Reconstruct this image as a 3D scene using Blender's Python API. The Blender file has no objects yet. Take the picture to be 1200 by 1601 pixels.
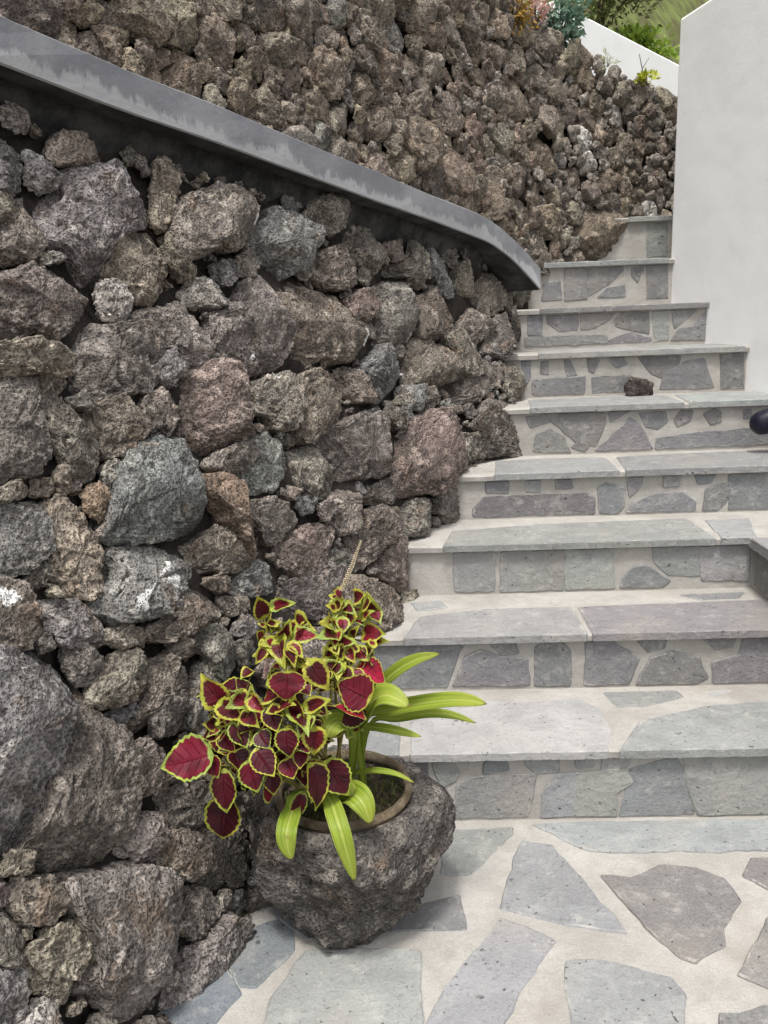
import bpy, math, random
import numpy as np
from mathutils import Matrix, Vector

# ------------------------------------------------------------------ camera, sky, sun, exposure
SC = bpy.context.scene
COL = SC.collection
rng = np.random.default_rng(7)
random.seed(7)
CAM = np.array([0.0, 0.0, 1.256])
CR = np.array([0.99876809, 0.03171283, -0.03816544])
CU = np.array([0.02974967, 0.23289041, 0.97204785])
CF = np.array([-0.03971475, 0.97198578, -0.23166006])
FPX = 1300.0
cd = bpy.data.cameras.new('camera')
cam = bpy.data.objects.new('camera', cd)
COL.objects.link(cam)
cam.matrix_world = Matrix(((CR[0], CU[0], -CF[0], CAM[0]), (CR[1], CU[1], -CF[1], CAM[1]),
                           (CR[2], CU[2], -CF[2], CAM[2]), (0, 0, 0, 1)))
cd.sensor_fit = 'VERTICAL'
cd.sensor_height = 36.0
cd.lens = FPX / 1601.0 * 36.0
cd.clip_start = 0.05
cd.clip_end = 500.0
SC.camera = cam

SUN_EL, SUN_AZ = math.radians(68), math.radians(192)      # azimuth clockwise from +Y
world = bpy.data.worlds.new('World')
SC.world = world
world.use_nodes = True
wn, wl = world.node_tree.nodes, world.node_tree.links
wn.clear()
sky = wn.new('ShaderNodeTexSky')
sky.sky_type = 'NISHITA'
sky.sun_disc = False
sky.sun_elevation = SUN_EL
sky.sun_rotation = SUN_AZ
sky.air_density = 1.0
sky.dust_density = 4.0
sky.ozone_density = 1.0
hs = wn.new('ShaderNodeHueSaturation')
hs.inputs['Saturation'].default_value = 0.22              # a veil of cloud takes the blue out of the sky
bg = wn.new('ShaderNodeBackground')
bg.inputs['Strength'].default_value = 0.115
wo = wn.new('ShaderNodeOutputWorld')
wl.new(sky.outputs[0], hs.inputs['Color'])
wl.new(hs.outputs[0], bg.inputs['Color'])
wl.new(bg.outputs[0], wo.inputs['Surface'])
sd = bpy.data.lights.new('sun', 'SUN')
sd.energy = 1.5
sd.angle = math.radians(10)
sd.color = (1.0, 0.96, 0.9)
sun = bpy.data.objects.new('sun', sd)
COL.objects.link(sun)
sdir = Vector((math.sin(SUN_AZ) * math.cos(SUN_EL), math.cos(SUN_AZ) * math.cos(SUN_EL), math.sin(SUN_EL)))
sun.rotation_euler = sdir.to_track_quat('Z', 'Y').to_euler()
sun.location = (3, -3, 6)
vs = SC.view_settings
vs.view_transform = 'Standard'
vs.look = 'None'
vs.gamma = 1.0
vs.use_curve_mapping = False
vs.exposure = 1.08
SC.render.engine = 'CYCLES'
SC.cycles.use_denoising = True
SC.cycles.max_bounces = 5

# ------------------------------------------------------------------ small maths
def ray(x, y):
    return CF + CR * (x - 600.0) / FPX - CU * (y - 800.5) / FPX
def onz(x, y, z):
    d = ray(x, y)
    return CAM + d * ((z - CAM[2]) / d[2])
def ony(x, y, Y):
    d = ray(x, y)
    return CAM + d * ((Y - CAM[1]) / d[1])
def onplane(x, y, p0, n):
    d = ray(x, y)
    return CAM + d * (((p0 - CAM) @ n) / (d @ n))
def P(s):
    return [tuple(float(v) for v in q.split(',')) for q in s.split()]

_perm = rng.permutation(4096)
_grad = rng.normal(size=(4096, 3))
_grad /= np.linalg.norm(_grad, axis=1)[:, None]
def noise3(p):
    p = np.asarray(p, float)
    i = np.floor(p).astype(np.int64)
    f = p - i
    u = f * f * f * (f * (f * 6 - 15) + 10)
    out = np.zeros(len(p))
    for dx in (0, 1):
        for dy in (0, 1):
            for dz in (0, 1):
                h = _perm[((i[:, 0] + dx) & 4095)]
                h = _perm[(h + i[:, 1] + dy) & 4095]
                h = _perm[(h + i[:, 2] + dz) & 4095]
                g = _grad[h]
                dot = g[:, 0] * (f[:, 0] - dx) + g[:, 1] * (f[:, 1] - dy) + g[:, 2] * (f[:, 2] - dz)
                w = (u[:, 0] if dx else 1 - u[:, 0]) * (u[:, 1] if dy else 1 - u[:, 1]) * (u[:, 2] if dz else 1 - u[:, 2])
                out += dot * w
    return out * 1.5
def fbm(p, octv, gain=0.5, ridge=False):
    s, a = 0, 1.0
    for _ in range(octv):
        n = noise3(p)
        s = s + a * ((0.35 - np.abs(n)) if ridge else n)
        p = p * 2.03 + 17.3
        a *= gain
    return s

# ------------------------------------------------------------------ objects
def link(o, parent=None):
    COL.objects.link(o)
    if parent is not None:
        o.parent = parent
    return o
def tag(o, label=None, cat=None, group=None, kind=None):
    if label: o['label'] = label
    if cat: o['category'] = cat
    if group: o['group'] = group
    if kind: o['kind'] = kind
    return o
def empty(name, loc=(0, 0, 0)):
    o = bpy.data.objects.new(name, None)
    o.empty_display_size = 0.1
    o.location = loc
    COL.objects.link(o)
    return o
def obj(name, V, F, mat, parent=None, smooth=False, origin=None, attrs=None, color=None):
    """one mesh object; V in world coordinates, moved to its own origin"""
    V = np.asarray(V, float)
    if origin is None:
        origin = V.mean(axis=0)
    origin = np.asarray(origin, float)
    me = bpy.data.meshes.new(name)
    me.from_pydata((V - origin).tolist(), [], F)
    me.materials.append(mat)
    if smooth:
        me.polygons.foreach_set('use_smooth', np.ones(len(me.polygons), bool))
    for k, a in (attrs or {}).items():
        at = me.attributes.new(k, 'FLOAT', 'POINT')
        at.data.foreach_set('value', np.asarray(a, np.float32))
    me.update()
    o = bpy.data.objects.new(name, me)
    link(o, parent)
    if parent is not None:
        o.location = Vector(origin) - parent.location
        if parent.parent is not None:
            o.location = Vector(origin) - parent.location - parent.parent.location
    else:
        o.location = origin
    if color is not None:
        o.color = (color[0], color[1], color[2], 1)
    return o
def box(x0, x1, y0, y1, z0, z1):
    V = [(x0, y0, z0), (x1, y0, z0), (x1, y1, z0), (x0, y1, z0), (x0, y0, z1), (x1, y0, z1), (x1, y1, z1), (x0, y1, z1)]
    F = [(3, 2, 1, 0), (4, 5, 6, 7), (0, 1, 5, 4), (1, 2, 6, 5), (2, 3, 7, 6), (3, 0, 4, 7)]
    return V, F
def join(parts):
    V, F = [], []
    for v, f in parts:
        n = len(V)
        V += [tuple(q) for q in v]
        F += [tuple(i + n for i in q) for q in f]
    return V, F
def tube(pts, rad, seg=6, cap=True):
    pts = [np.asarray(p, float) for p in pts]
    V, F = [], []
    n = len(pts)
    for i, p in enumerate(pts):
        t = pts[min(i + 1, n - 1)] - pts[max(i - 1, 0)]
        t /= np.linalg.norm(t) + 1e-9
        a = np.cross(t, (0.3, 0.2, 0.93)); a /= np.linalg.norm(a) + 1e-9
        b = np.cross(t, a)
        r = rad[i] if hasattr(rad, '__len__') else rad
        for k in range(seg):
            th = 2 * math.pi * k / seg
            V.append(p + r * (math.cos(th) * a + math.sin(th) * b))
    for i in range(n - 1):
        for k in range(seg):
            k2 = (k + 1) % seg
            F.append((i * seg + k, i * seg + k2, (i + 1) * seg + k2, (i + 1) * seg + k))
    if cap:
        F.append(tuple(range(seg))[::-1]); F.append(tuple((n - 1) * seg + k for k in range(seg)))
    return V, F

# ------------------------------------------------------------------ materials
class NT:
    def __init__(s, name):
        s.m = bpy.data.materials.new(name)
        s.m.use_nodes = True
        s.n, s.l = s.m.node_tree.nodes, s.m.node_tree.links
        s.b = s.n['Principled BSDF']
        s.b.inputs['Specular IOR Level'].default_value = 0.25
    def node(s, t, **kw):
        x = s.n.new(t)
        for k, v in kw.items():
            if k in x.inputs: s.set(x.inputs[k], v)
            else: setattr(x, k, v)
        return x
    def set(s, inp, v):
        if hasattr(v, 'is_output') or isinstance(v, bpy.types.NodeSocket): s.l.new(v, inp)
        else: inp.default_value = v
    def coord(s, rand=False, kind='Object'):
        tc = s.node('ShaderNodeTexCoord').outputs[kind]
        if not rand: return tc
        oi = s.node('ShaderNodeObjectInfo')
        mu = s.node('ShaderNodeMath', operation='MULTIPLY'); s.set(mu.inputs[0], oi.outputs['Random']); mu.inputs[1].default_value = 91.0
        ad = s.node('ShaderNodeVectorMath', operation='ADD'); s.set(ad.inputs[0], tc); s.set(ad.inputs[1], mu.outputs[0])
        return ad.outputs[0]
    def noise(s, vec, scale, detail=4, rough=0.55, out='Fac'):
        x = s.node('ShaderNodeTexNoise'); s.set(x.inputs['Vector'], vec)
        x.inputs['Scale'].default_value = scale; x.inputs['Detail'].default_value = detail; x.inputs['Roughness'].default_value = rough
        return x.outputs[out]
    def voro(s, vec, scale, feature='F1', out='Distance'):
        x = s.node('ShaderNodeTexVoronoi', feature=feature); s.set(x.inputs['Vector'], vec)
        x.inputs['Scale'].default_value = scale
        return x.outputs[out]
    def ramp(s, fac, a, b, lo=0.0, hi=1.0):
        x = s.node('ShaderNodeMapRange', interpolation_type='SMOOTHSTEP')
        s.set(x.inputs['Value'], fac)
        x.inputs['From Min'].default_value = a; x.inputs['From Max'].default_value = b
        x.inputs['To Min'].default_value = lo; x.inputs['To Max'].default_value = hi
        return x.outputs[0]
    def math(s, op, a, b=0.0):
        x = s.node('ShaderNodeMath', operation=op); s.set(x.inputs[0], a); s.set(x.inputs[1], b)
        return x.outputs[0]
    def mix(s, fac, a, b, mode='MIX'):
        x = s.node('ShaderNodeMix', data_type='RGBA', blend_type=mode)
        s.set(x.inputs[0], fac)
        for i, v in ((6, a), (7, b)):
            s.set(x.inputs[i], v if not isinstance(v, tuple) else (v[0], v[1], v[2], 1))
        return x.outputs[2]
    def bump(s, h, strength, dist, prev=None):
        x = s.node('ShaderNodeBump'); s.set(x.inputs['Height'], h)
        x.inputs['Strength'].default_value = strength; x.inputs['Distance'].default_value = dist
        if prev is not None: s.set(x.inputs['Normal'], prev)
        return x.outputs[0]
    def done(s, col, rough=0.9, normal=None):
        s.set(s.b.inputs['Base Color'], col if not isinstance(col, tuple) else (col[0], col[1], col[2], 1))
        s.set(s.b.inputs['Roughness'], rough)
        if normal is not None: s.set(s.b.inputs['Normal'], normal)
        return s.m

def mat_lava(name, fine=1.0):
    t = NT(name)
    v = t.coord(True)
    oc = t.node('ShaderNodeObjectInfo').outputs['Color']
    big = t.noise(v, 9 * fine, 4, 0.65)
    c = t.mix(t.ramp(big, 0.38, 0.62), t.mix(0.65, oc, (0.060, 0.052, 0.045), 'MIX'), oc)
    rust = t.noise(v, 12 * fine, 3, 0.65)
    c = t.mix(t.ramp(rust, 0.55, 0.72, 0, 0.5), c, (0.20, 0.135, 0.09))
    pale = t.noise(v, 26 * fine, 5, 0.72)
    lite = t.mix(1.0, t.mix(0.25, oc, (0.30, 0.27, 0.225)), (1.75, 1.75, 1.75), 'MULTIPLY')
    c = t.mix(t.ramp(pale, 0.51, 0.65, 0, 0.8), c, lite)
    gr = t.noise(v, 190 * fine, 2, 0.6)
    tint = t.node('ShaderNodeAttribute', attribute_name='tint').outputs['Fac']
    g3 = t.math('MULTIPLY', t.ramp(gr, .30, .70, .72, 1.3), t.math('ADD', tint, 1.0))
    c = t.mix(1.0, c, t.node('ShaderNodeCombineColor', Red=g3, Green=g3, Blue=g3).outputs[0], 'MULTIPLY')
    pt = t.node('ShaderNodeNewGeometry').outputs['Pointiness']
    c = t.mix(t.ramp(t.math('ADD', pt, t.math('MULTIPLY', t.math('SUBTRACT', pale, 0.5), 0.12)), 0.52, 0.60, 0, 0.55), c, lite)
    at = t.node('ShaderNodeAttribute', attribute_name='lichen').outputs['Fac']
    lw = t.math('ADD', at, t.math('MULTIPLY', t.math('SUBTRACT', t.noise(v, 70, 4, 0.65), 0.5), 0.9))
    c = t.mix(t.ramp(lw, 0.62, 0.68), c, (0.80, 0.79, 0.76))
    msk = t.ramp(rust, 0.42, 0.55)
    p1 = t.math('MULTIPLY', t.ramp(t.voro(v, 70 * fine), 0.42, 0.16), msk)
    p2 = t.math('MULTIPLY', t.ramp(t.voro(v, 150 * fine), 0.45, 0.2), 0.75)
    hole = t.math('MAXIMUM', p1, p2)
    c = t.mix(t.math('MULTIPLY', hole, 0.6), c, (0.045, 0.038, 0.035))  # pits also darkened in colour, painting in the shade of their depth
    h = t.math('SUBTRACT', t.math('ADD', t.math('MULTIPLY', t.noise(v, 38 * fine, 4, 0.7), 0.015), t.math('MULTIPLY', gr, 0.002)), t.math('MULTIPLY', hole, 0.005))
    n = t.bump(h, 1.0, 1.0)
    return t.done(c, t.ramp(big, 0.3, 0.7, 0.95, 0.8), n)
def mat_basalt(name):
    t = NT(name)
    v = t.coord(True)
    oc = t.node('ShaderNodeObjectInfo').outputs['Color']
    n1 = t.noise(v, 8, 6, 0.65)
    c = t.mix(t.ramp(n1, 0.33, 0.7), t.mix(0.4, oc, (0.11, 0.11, 0.112)), oc)
    n2 = t.noise(v, 24, 6, 0.72)
    c = t.mix(t.ramp(n2, 0.50, 0.72, 0, 0.5), c, (0.42, 0.405, 0.375))
    c = t.mix(t.ramp(t.noise(v, 4, 3), 0.52, 0.72, 0, 0.35), c, (0.25, 0.22, 0.185))
    gr = t.noise(v, 230, 3, 0.7)
    c = t.mix(t.ramp(gr, 0.35, 0.75, 0.0, 0.4), c, t.mix(0.5, c, (0.5, 0.5, 0.5)))
    c = t.mix(t.ramp(t.noise(v, 95, 3, 0.6), 0.55, 0.75, 0, 0.4), c, (0.10, 0.098, 0.098))
    warp = t.node('ShaderNodeVectorMath', operation='ADD'); t.set(warp.inputs[0], v)
    sc = t.node('ShaderNodeVectorMath', operation='SCALE'); t.set(sc.inputs[0], t.noise(v, 60, 2, 0.6, 'Color')); sc.inputs['Scale'].default_value = 0.02
    t.set(warp.inputs[1], sc.outputs[0])
    p1 = t.math('MULTIPLY', t.ramp(t.voro(warp.outputs[0], 62), 0.20, 0.05), t.ramp(t.noise(v, 9, 3, 0.6), 0.54, 0.64))
    p2 = t.ramp(t.noise(v, 75, 2, 0.5), 0.70, 0.76)
    p3 = t.math('MULTIPLY', t.ramp(t.voro(warp.outputs[0], 26), 0.16, 0.06), t.ramp(t.noise(v, 5, 2), 0.56, 0.62))
    hole = t.math('MAXIMUM', p1, t.math('MAXIMUM', p2, p3))
    c = t.mix(t.math('MULTIPLY', hole, 0.7), c, (0.04, 0.036, 0.035))
    rim = t.node('ShaderNodeAttribute', attribute_name='rim').outputs['Fac']
    rm = t.math('ADD', rim, t.math('MULTIPLY', t.math('SUBTRACT', t.noise(v, 16, 4, 0.65), 0.5), 2.6))
    c = t.mix(t.ramp(rm, 0.8, 1.2, 0, 0.65), c, (0.43, 0.41, 0.375))
    h = t.math('SUBTRACT', t.math('ADD', t.math('MULTIPLY', n1, 0.012), t.math('ADD', t.math('MULTIPLY', n2, 0.005), t.math('MULTIPLY', gr, 0.0008))), t.math('MULTIPLY', hole, 0.003))
    return t.done(c, 0.75, t.bump(h, 1.0, 1.0))
def mat_mortar(name, base, dark):
    t = NT(name)
    v = t.coord(False)
    c = t.mix(t.ramp(t.noise(v, 5, 6, 0.65), 0.35, 0.68), dark, base)
    c = t.mix(t.ramp(t.noise(v, 2.2, 4), 0.52, 0.75, 0, 0.45), c, (0.27, 0.235, 0.195))
    c = t.mix(t.ramp(t.noise(v, 11, 6, 0.72), 0.50, 0.72, 0, 0.4), c, (0.235, 0.215, 0.19))
    gr = t.noise(v, 210, 3, 0.75)
    c = t.mix(t.ramp(gr, 0.30, 0.62, 0.4, 0.0), c, (0.24, 0.21, 0.185))
    c = t.mix(t.ramp(t.noise(v, 330, 2, 0.6), 0.58, 0.7, 0, 0.35), c, (0.58, 0.56, 0.52))
    n = t.bump(gr, 0.5, 0.003)
    n = t.bump(t.noise(v, 18, 5), 0.6, 0.012, n)
    return t.done(c, 0.93, n)
def mat_concrete(name):
    t = NT(name)
    v = t.coord(False)
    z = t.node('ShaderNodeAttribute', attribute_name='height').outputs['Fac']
    u = t.node('ShaderNodeAttribute', attribute_name='along').outputs['Fac']
    cx = t.node('ShaderNodeCombineXYZ', X=u, Y=t.math('MULTIPLY', z, 0.03), Z=0.0).outputs[0]
    st = t.noise(cx, 34, 4, 0.65)
    lo = t.noise(t.node('ShaderNodeCombineXYZ', X=u, Y=0.0, Z=3.0).outputs[0], 5, 2)
    lvl = t.math('SUBTRACT', t.math('ADD', t.math('MULTIPLY', t.math('SUBTRACT', st, 0.5), 1.1), t.math('MULTIPLY', lo, 1.45)), z)
    base = t.mix(t.ramp(t.noise(v, 6, 5, 0.6), 0.35, 0.7), (0.185, 0.19, 0.205), (0.255, 0.26, 0.275))
    c = t.mix(t.ramp(lvl, 0.30, 0.50, 0, 0.6), base, (0.42, 0.425, 0.43))
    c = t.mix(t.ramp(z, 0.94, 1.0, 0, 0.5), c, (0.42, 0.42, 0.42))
    c = t.mix(t.ramp(z, -0.4, -0.6), c, t.mix(t.ramp(t.noise(v, 9, 5, 0.65), 0.4, 0.75), (0.03, 0.029, 0.03), (0.10, 0.098, 0.096)))  # underside nearly black: dark staining plus the overhang's shade, both in the colour
    c = t.mix(t.ramp(t.noise(v, 40, 4, 0.7), 0.6, 0.75, 0, 0.35), c, (0.10, 0.10, 0.11))
    n = t.bump(t.noise(v, 90, 5, 0.6), 0.35, 0.003)
    n = t.bump(t.noise(v, 11, 4), 0.4, 0.008, n)
    return t.done(c, 0.8, n)
def mat_plaster(name, base):
    t = NT(name)
    v = t.coord(False)
    c = t.mix(t.ramp(t.noise(v, 3, 5, 0.6), 0.4, 0.75, 0, 0.35), base, (base[0] * 0.86, base[1] * 0.86, base[2] * 0.86))
    c = t.mix(t.ramp(t.noise(v, 30, 5, 0.7), 0.6, 0.8, 0, 0.25), c, (0.6, 0.59, 0.56))
    mp = t.node('ShaderNodeMapping'); t.set(mp.inputs['Vector'], v); mp.inputs['Scale'].default_value = (5.0, 5.0, 1.3)
    c = t.mix(t.ramp(t.noise(mp.outputs[0], 1.6, 5, 0.7), 0.52, 0.75, 0, 0.07), c, (0.52, 0.51, 0.49))
    n = t.bump(t.noise(v, 160, 5, 0.6), 0.35, 0.002)
    n = t.bump(t.noise(v, 5, 4, 0.5), 0.35, 0.014, n)
    return t.done(c, 0.85, n)
def mat_earth(name, a, b, s=4.0):
    t = NT(name)
    v = t.coord(False)
    c = t.mix(t.ramp(t.noise(v, s, 7, 0.65), 0.38, 0.66), a, b)
    n = t.bump(t.noise(v, s * 12, 6, 0.7), 0.9, 0.03)
    return t.done(c, 0.97, n)
def mat_leaf(name, edge_col, mid_col, vein_col, lo, hi):
    t = NT(name)
    v = t.coord(True)
    e = t.node('ShaderNodeAttribute', attribute_name='edge').outputs['Fac']
    ls = t.math('ABSOLUTE', t.node('ShaderNodeAttribute', attribute_name='across').outputs['Fac'])
    lt = t.node('ShaderNodeAttribute', attribute_name='along').outputs['Fac']
    side = t.math('ABSOLUTE', t.math('SINE', t.math('MULTIPLY', t.math('SUBTRACT', t.math('MULTIPLY', lt, 6.0), t.math('MULTIPLY', ls, 1.5)), 3.14159)))
    ve = t.math('MAXIMUM', t.ramp(ls, 0.10, 0.0), t.ramp(side, 0.22, 0.0, 0, 0.9))
    e2 = t.math('ADD', e, t.math('MULTIPLY', t.math('SUBTRACT', t.noise(v, 6, 5, 0.75), 0.5), 0.62))
    oi = t.node('ShaderNodeObjectInfo').outputs['Random']
    mid = t.mix(t.ramp(oi, 0.3, 1), mid_col, (mid_col[0] * 2.8, mid_col[1] * 1.3, mid_col[2] * 2.2))
    mid = t.mix(t.ramp(t.noise(v, 2.5, 3), 0.4, 0.75), mid, (mid_col[0] * 0.45, mid_col[1] * 0.5, mid_col[2] * 0.5))
    mid = t.mix(t.ramp(ve, 0.80, 1.0, 0, 0.7), mid, vein_col)
    edge_mix = t.mix(t.ramp(t.math('FRACT', t.math('MULTIPLY', oi, 7.3)), 0.2, 1.0), edge_col, (edge_col[0] * 0.62, edge_col[1] * 0.88, edge_col[2] * 1.5))
    edc = t.mix(t.ramp(t.noise(v, 3, 3), 0.4, 0.7), edge_mix, (edge_col[0] * 0.75, edge_col[1] * 0.95, edge_col[2] * 0.8))
    c = t.mix(t.ramp(e2, lo, hi), mid, edc)
    n = t.bump(ve, 0.5, 0.05)
    t.b.inputs['Specular IOR Level'].default_value = 0.35
    m = t.done(c, 0.5, n)
    tr = t.node('ShaderNodeBsdfTranslucent'); t.set(tr.inputs['Color'], c)
    mx = t.node('ShaderNodeMixShader'); mx.inputs[0].default_value = 0.25
    out = t.n['Material Output']
    t.l.new(t.b.outputs[0], mx.inputs[1]); t.l.new(tr.outputs[0], mx.inputs[2]); t.l.new(mx.outputs[0], out.inputs['Surface'])
    return m
def mat_green(name, a, b, scale=30, rough=0.5, trans=0.3):
    t = NT(name)
    v = t.coord(True)
    c = t.mix(t.ramp(t.noise(v, scale, 4, 0.6), 0.35, 0.68), a, b)
    m = t.done(c, rough)
    tr = t.node('ShaderNodeBsdfTranslucent'); t.set(tr.inputs['Color'], c)
    mx = t.node('ShaderNodeMixShader'); mx.inputs[0].default_value = trans
    t.l.new(t.b.outputs[0], mx.inputs[1]); t.l.new(tr.outputs[0], mx.inputs[2]); t.l.new(mx.outputs[0], t.n['Material Output'].inputs['Surface'])
    return m

M_LAVA = mat_lava('lava_rock')
M_BAS = mat_basalt('basalt_slab')
M_MOR = mat_mortar('mortar', (0.42, 0.408, 0.38), (0.315, 0.302, 0.277))
M_CON = mat_concrete('coping_concrete')
M_WHITE = mat_plaster('white_plaster', (0.87, 0.87, 0.865))
M_EARTH = mat_earth('earth', (0.075, 0.055, 0.042), (0.14, 0.105, 0.075))
M_CORE = mat_earth('wall_rubble', (0.045, 0.038, 0.034), (0.085, 0.07, 0.06), 14)
M_HILL = mat_earth('hill_grass', (0.09, 0.085, 0.035), (0.17, 0.21, 0.06), 2.2)
PAL = {'g': (0.205, 0.199, 0.192), 'n': (0.214, 0.190, 0.166), 'b': (0.208, 0.174, 0.144), 'r': (0.203, 0.162, 0.141), 't': (0.255, 0.224, 0.182),
       'd': (0.146, 0.130, 0.117), 'p': (0.160, 0.135, 0.124), 'o': (0.245, 0.182, 0.128), 'l': (0.34, 0.322, 0.295)}

# ------------------------------------------------------------------ rocks
def radial(poly, c, nth):
    """distance from c to the outline in nth directions"""
    poly = np.asarray(poly, float) - c
    th = np.arange(nth) * 2 * math.pi / nth
    e = np.stack([np.cos(th), np.sin(th)], 1)
    best = np.zeros(nth)
    n = len(poly)
    for i in range(n):
        a, b = poly[i], poly[(i + 1) % n]
        d = b - a
        den = e[:, 0] * (-d[1]) + e[:, 1] * d[0]
        den = np.where(np.abs(den) < 1e-12, 1e-12, den)
        t = (a[0] * (-d[1]) + a[1] * d[0]) / den
        s = (e[:, 0] * a[1] - e[:, 1] * a[0]) / den
        ok = (t > 0) & (s >= -1e-6) & (s <= 1 + 1e-6)
        best = np.maximum(best, np.where(ok, t, 0))
    m = best[best > 0].mean() if (best > 0).any() else 0.02
    best = np.where(best <= 0, m, best)
    for _ in range(1):
        best = 0.25 * np.roll(best, 1) + 0.5 * best + 0.25 * np.roll(best, -1)
    return best
def centroid(poly):
    p = np.asarray(poly, float)
    x, y = p[:, 0], p[:, 1]
    x2, y2 = np.roll(x, -1), np.roll(y, -1)
    cr = x * y2 - x2 * y
    A = cr.sum() / 2
    if abs(A) < 1e-9: return p.mean(0), 1e-6
    return np.array([((x + x2) * cr).sum() / (6 * A), ((y + y2) * cr).sum() / (6 * A)]), abs(A)
def rock(poly, nth, nph, depth, seed, rough=1.0, facets=7, flat=0.55, lo=0.66, tmax=1.25):
    """a broken stone whose outline in (u, v) is poly and whose face bulges along w"""
    c, A = centroid(poly)
    r = radial(poly, c, nth)
    R = r.mean()
    lr = np.random.default_rng(seed)
    ph = (np.arange(1, nph + 1) / nph) ** 0.85 * math.radians(118)
    th = np.arange(nth) * 2 * math.pi / nth
    rho = np.sin(ph) ** flat
    w = np.sign(np.cos(ph)) * np.abs(np.cos(ph)) ** (flat + 0.1)
    U = np.cos(th)[None] * r[None] * rho[:, None]
    Vv = np.sin(th)[None] * r[None] * rho[:, None]
    W = np.repeat((w * depth)[:, None], nth, 1)
    pts = np.stack([U, Vv, W], -1).reshape(-1, 3)
    pts = np.concatenate([[[0, 0, depth]], pts])
    off = lr.uniform(-50, 50, 3)
    nrm = pts / (np.array([R, R, depth]) ** 2)
    nrm /= np.linalg.norm(nrm, axis=1)[:, None] + 1e-9
    q = pts / R
    warp = np.stack([noise3(q * 1.1 + off + 31), noise3(q * 1.1 + off + 57), noise3(q * 1.1 + off + 83)], 1)
    pts = pts + nrm * (0.15 * R * noise3(q * 1.3 + off + warp * .6) + 0.07 * R * fbm(q * 2.4 + off + warp, 2, 0.55, True))[:, None]
    for k in range(facets):
        a = lr.uniform(0, 2 * math.pi); tilt = lr.uniform(0.05, tmax)
        n = np.array([math.cos(a) * math.sin(tilt), math.sin(a) * math.sin(tilt), math.cos(tilt)])
        sup = (pts @ n).max()
        d = sup * lr.uniform(lo, 0.92)
        ex = np.maximum(pts @ n - d, 0)
        pts = pts - ex[:, None] * n[None] * 0.97
    q = pts / R
    dsp = 0.055 * R * fbm(q * 3.2 + off + warp, 3, 0.58, True)
    dsp += rough * (0.0075 * fbm(pts * 36 + off, 3, 0.6) + 0.0030 * fbm(pts * 105 + off, 2, 0.6))
    pits = noise3(pts * 60 + off + 9)
    dsp -= rough * 0.012 * np.clip(pits - 0.28, 0, 1) * 2.0
    dsp -= rough * 0.007 * np.clip(noise3(pts * 130 + off + 23) - 0.3, 0, 1) * 1.6
    pts = pts + nrm * dsp[:, None]
    F = [(0, 1 + k2, 1 + (k2 + 1) % nth) for k2 in range(nth)]
    for j in range(nph - 1):
        for k2 in range(nth):
            k3 = (k2 + 1) % nth
            F.append((1 + j * nth + k2, 1 + (j + 1) * nth + k2, 1 + (j + 1) * nth + k3, 1 + j * nth + k3))
    F.append(tuple(1 + (nph - 1) * nth + k2 for k2 in range(nth))[::-1])
    return c, pts, F, R
def jitcol(key, lr):
    c = np.array(PAL[key]) * lr.uniform(0.85, 1.18)
    return np.clip(c * lr.uniform(0.96, 1.04, 3), 0, 1)

# ------------------------------------------------------------------ ground and hill
G = 120.0
obj('ground', [(-G, -G, -0.03), (G, -G, -0.03), (G, G, -0.03), (-G, G, -0.03)], [(0, 1, 2, 3)], M_EARTH)['kind'] = 'structure'

STEP_Y = [1.873, 2.204, 2.544, 2.860, 3.200, 3.530, 3.840, 4.140, 4.440]
STEP_Z = [0.199, 0.369, 0.538, 0.700, 0.887, 1.070, 1.250, 1.458, 1.677]
# pavement
nx, ny = 60, 50
gx, gy = np.meshgrid(np.linspace(-0.75, 3.2, nx), np.linspace(-2.2, 1.90, ny))
pv = np.stack([gx.ravel(), gy.ravel(), np.zeros(gx.size)], 1)
pv[:, 2] = 0.004 * fbm(pv * 3.0, 3)
pf = [(j * nx + i, j * nx + i + 1, (j + 1) * nx + i + 1, (j + 1) * nx + i) for j in range(ny - 1) for i in range(nx - 1)]
pave = obj('pavement', pv, pf, M_MOR, smooth=True, origin=(0, 0, 0))
tag(pave, kind='structure')

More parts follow.
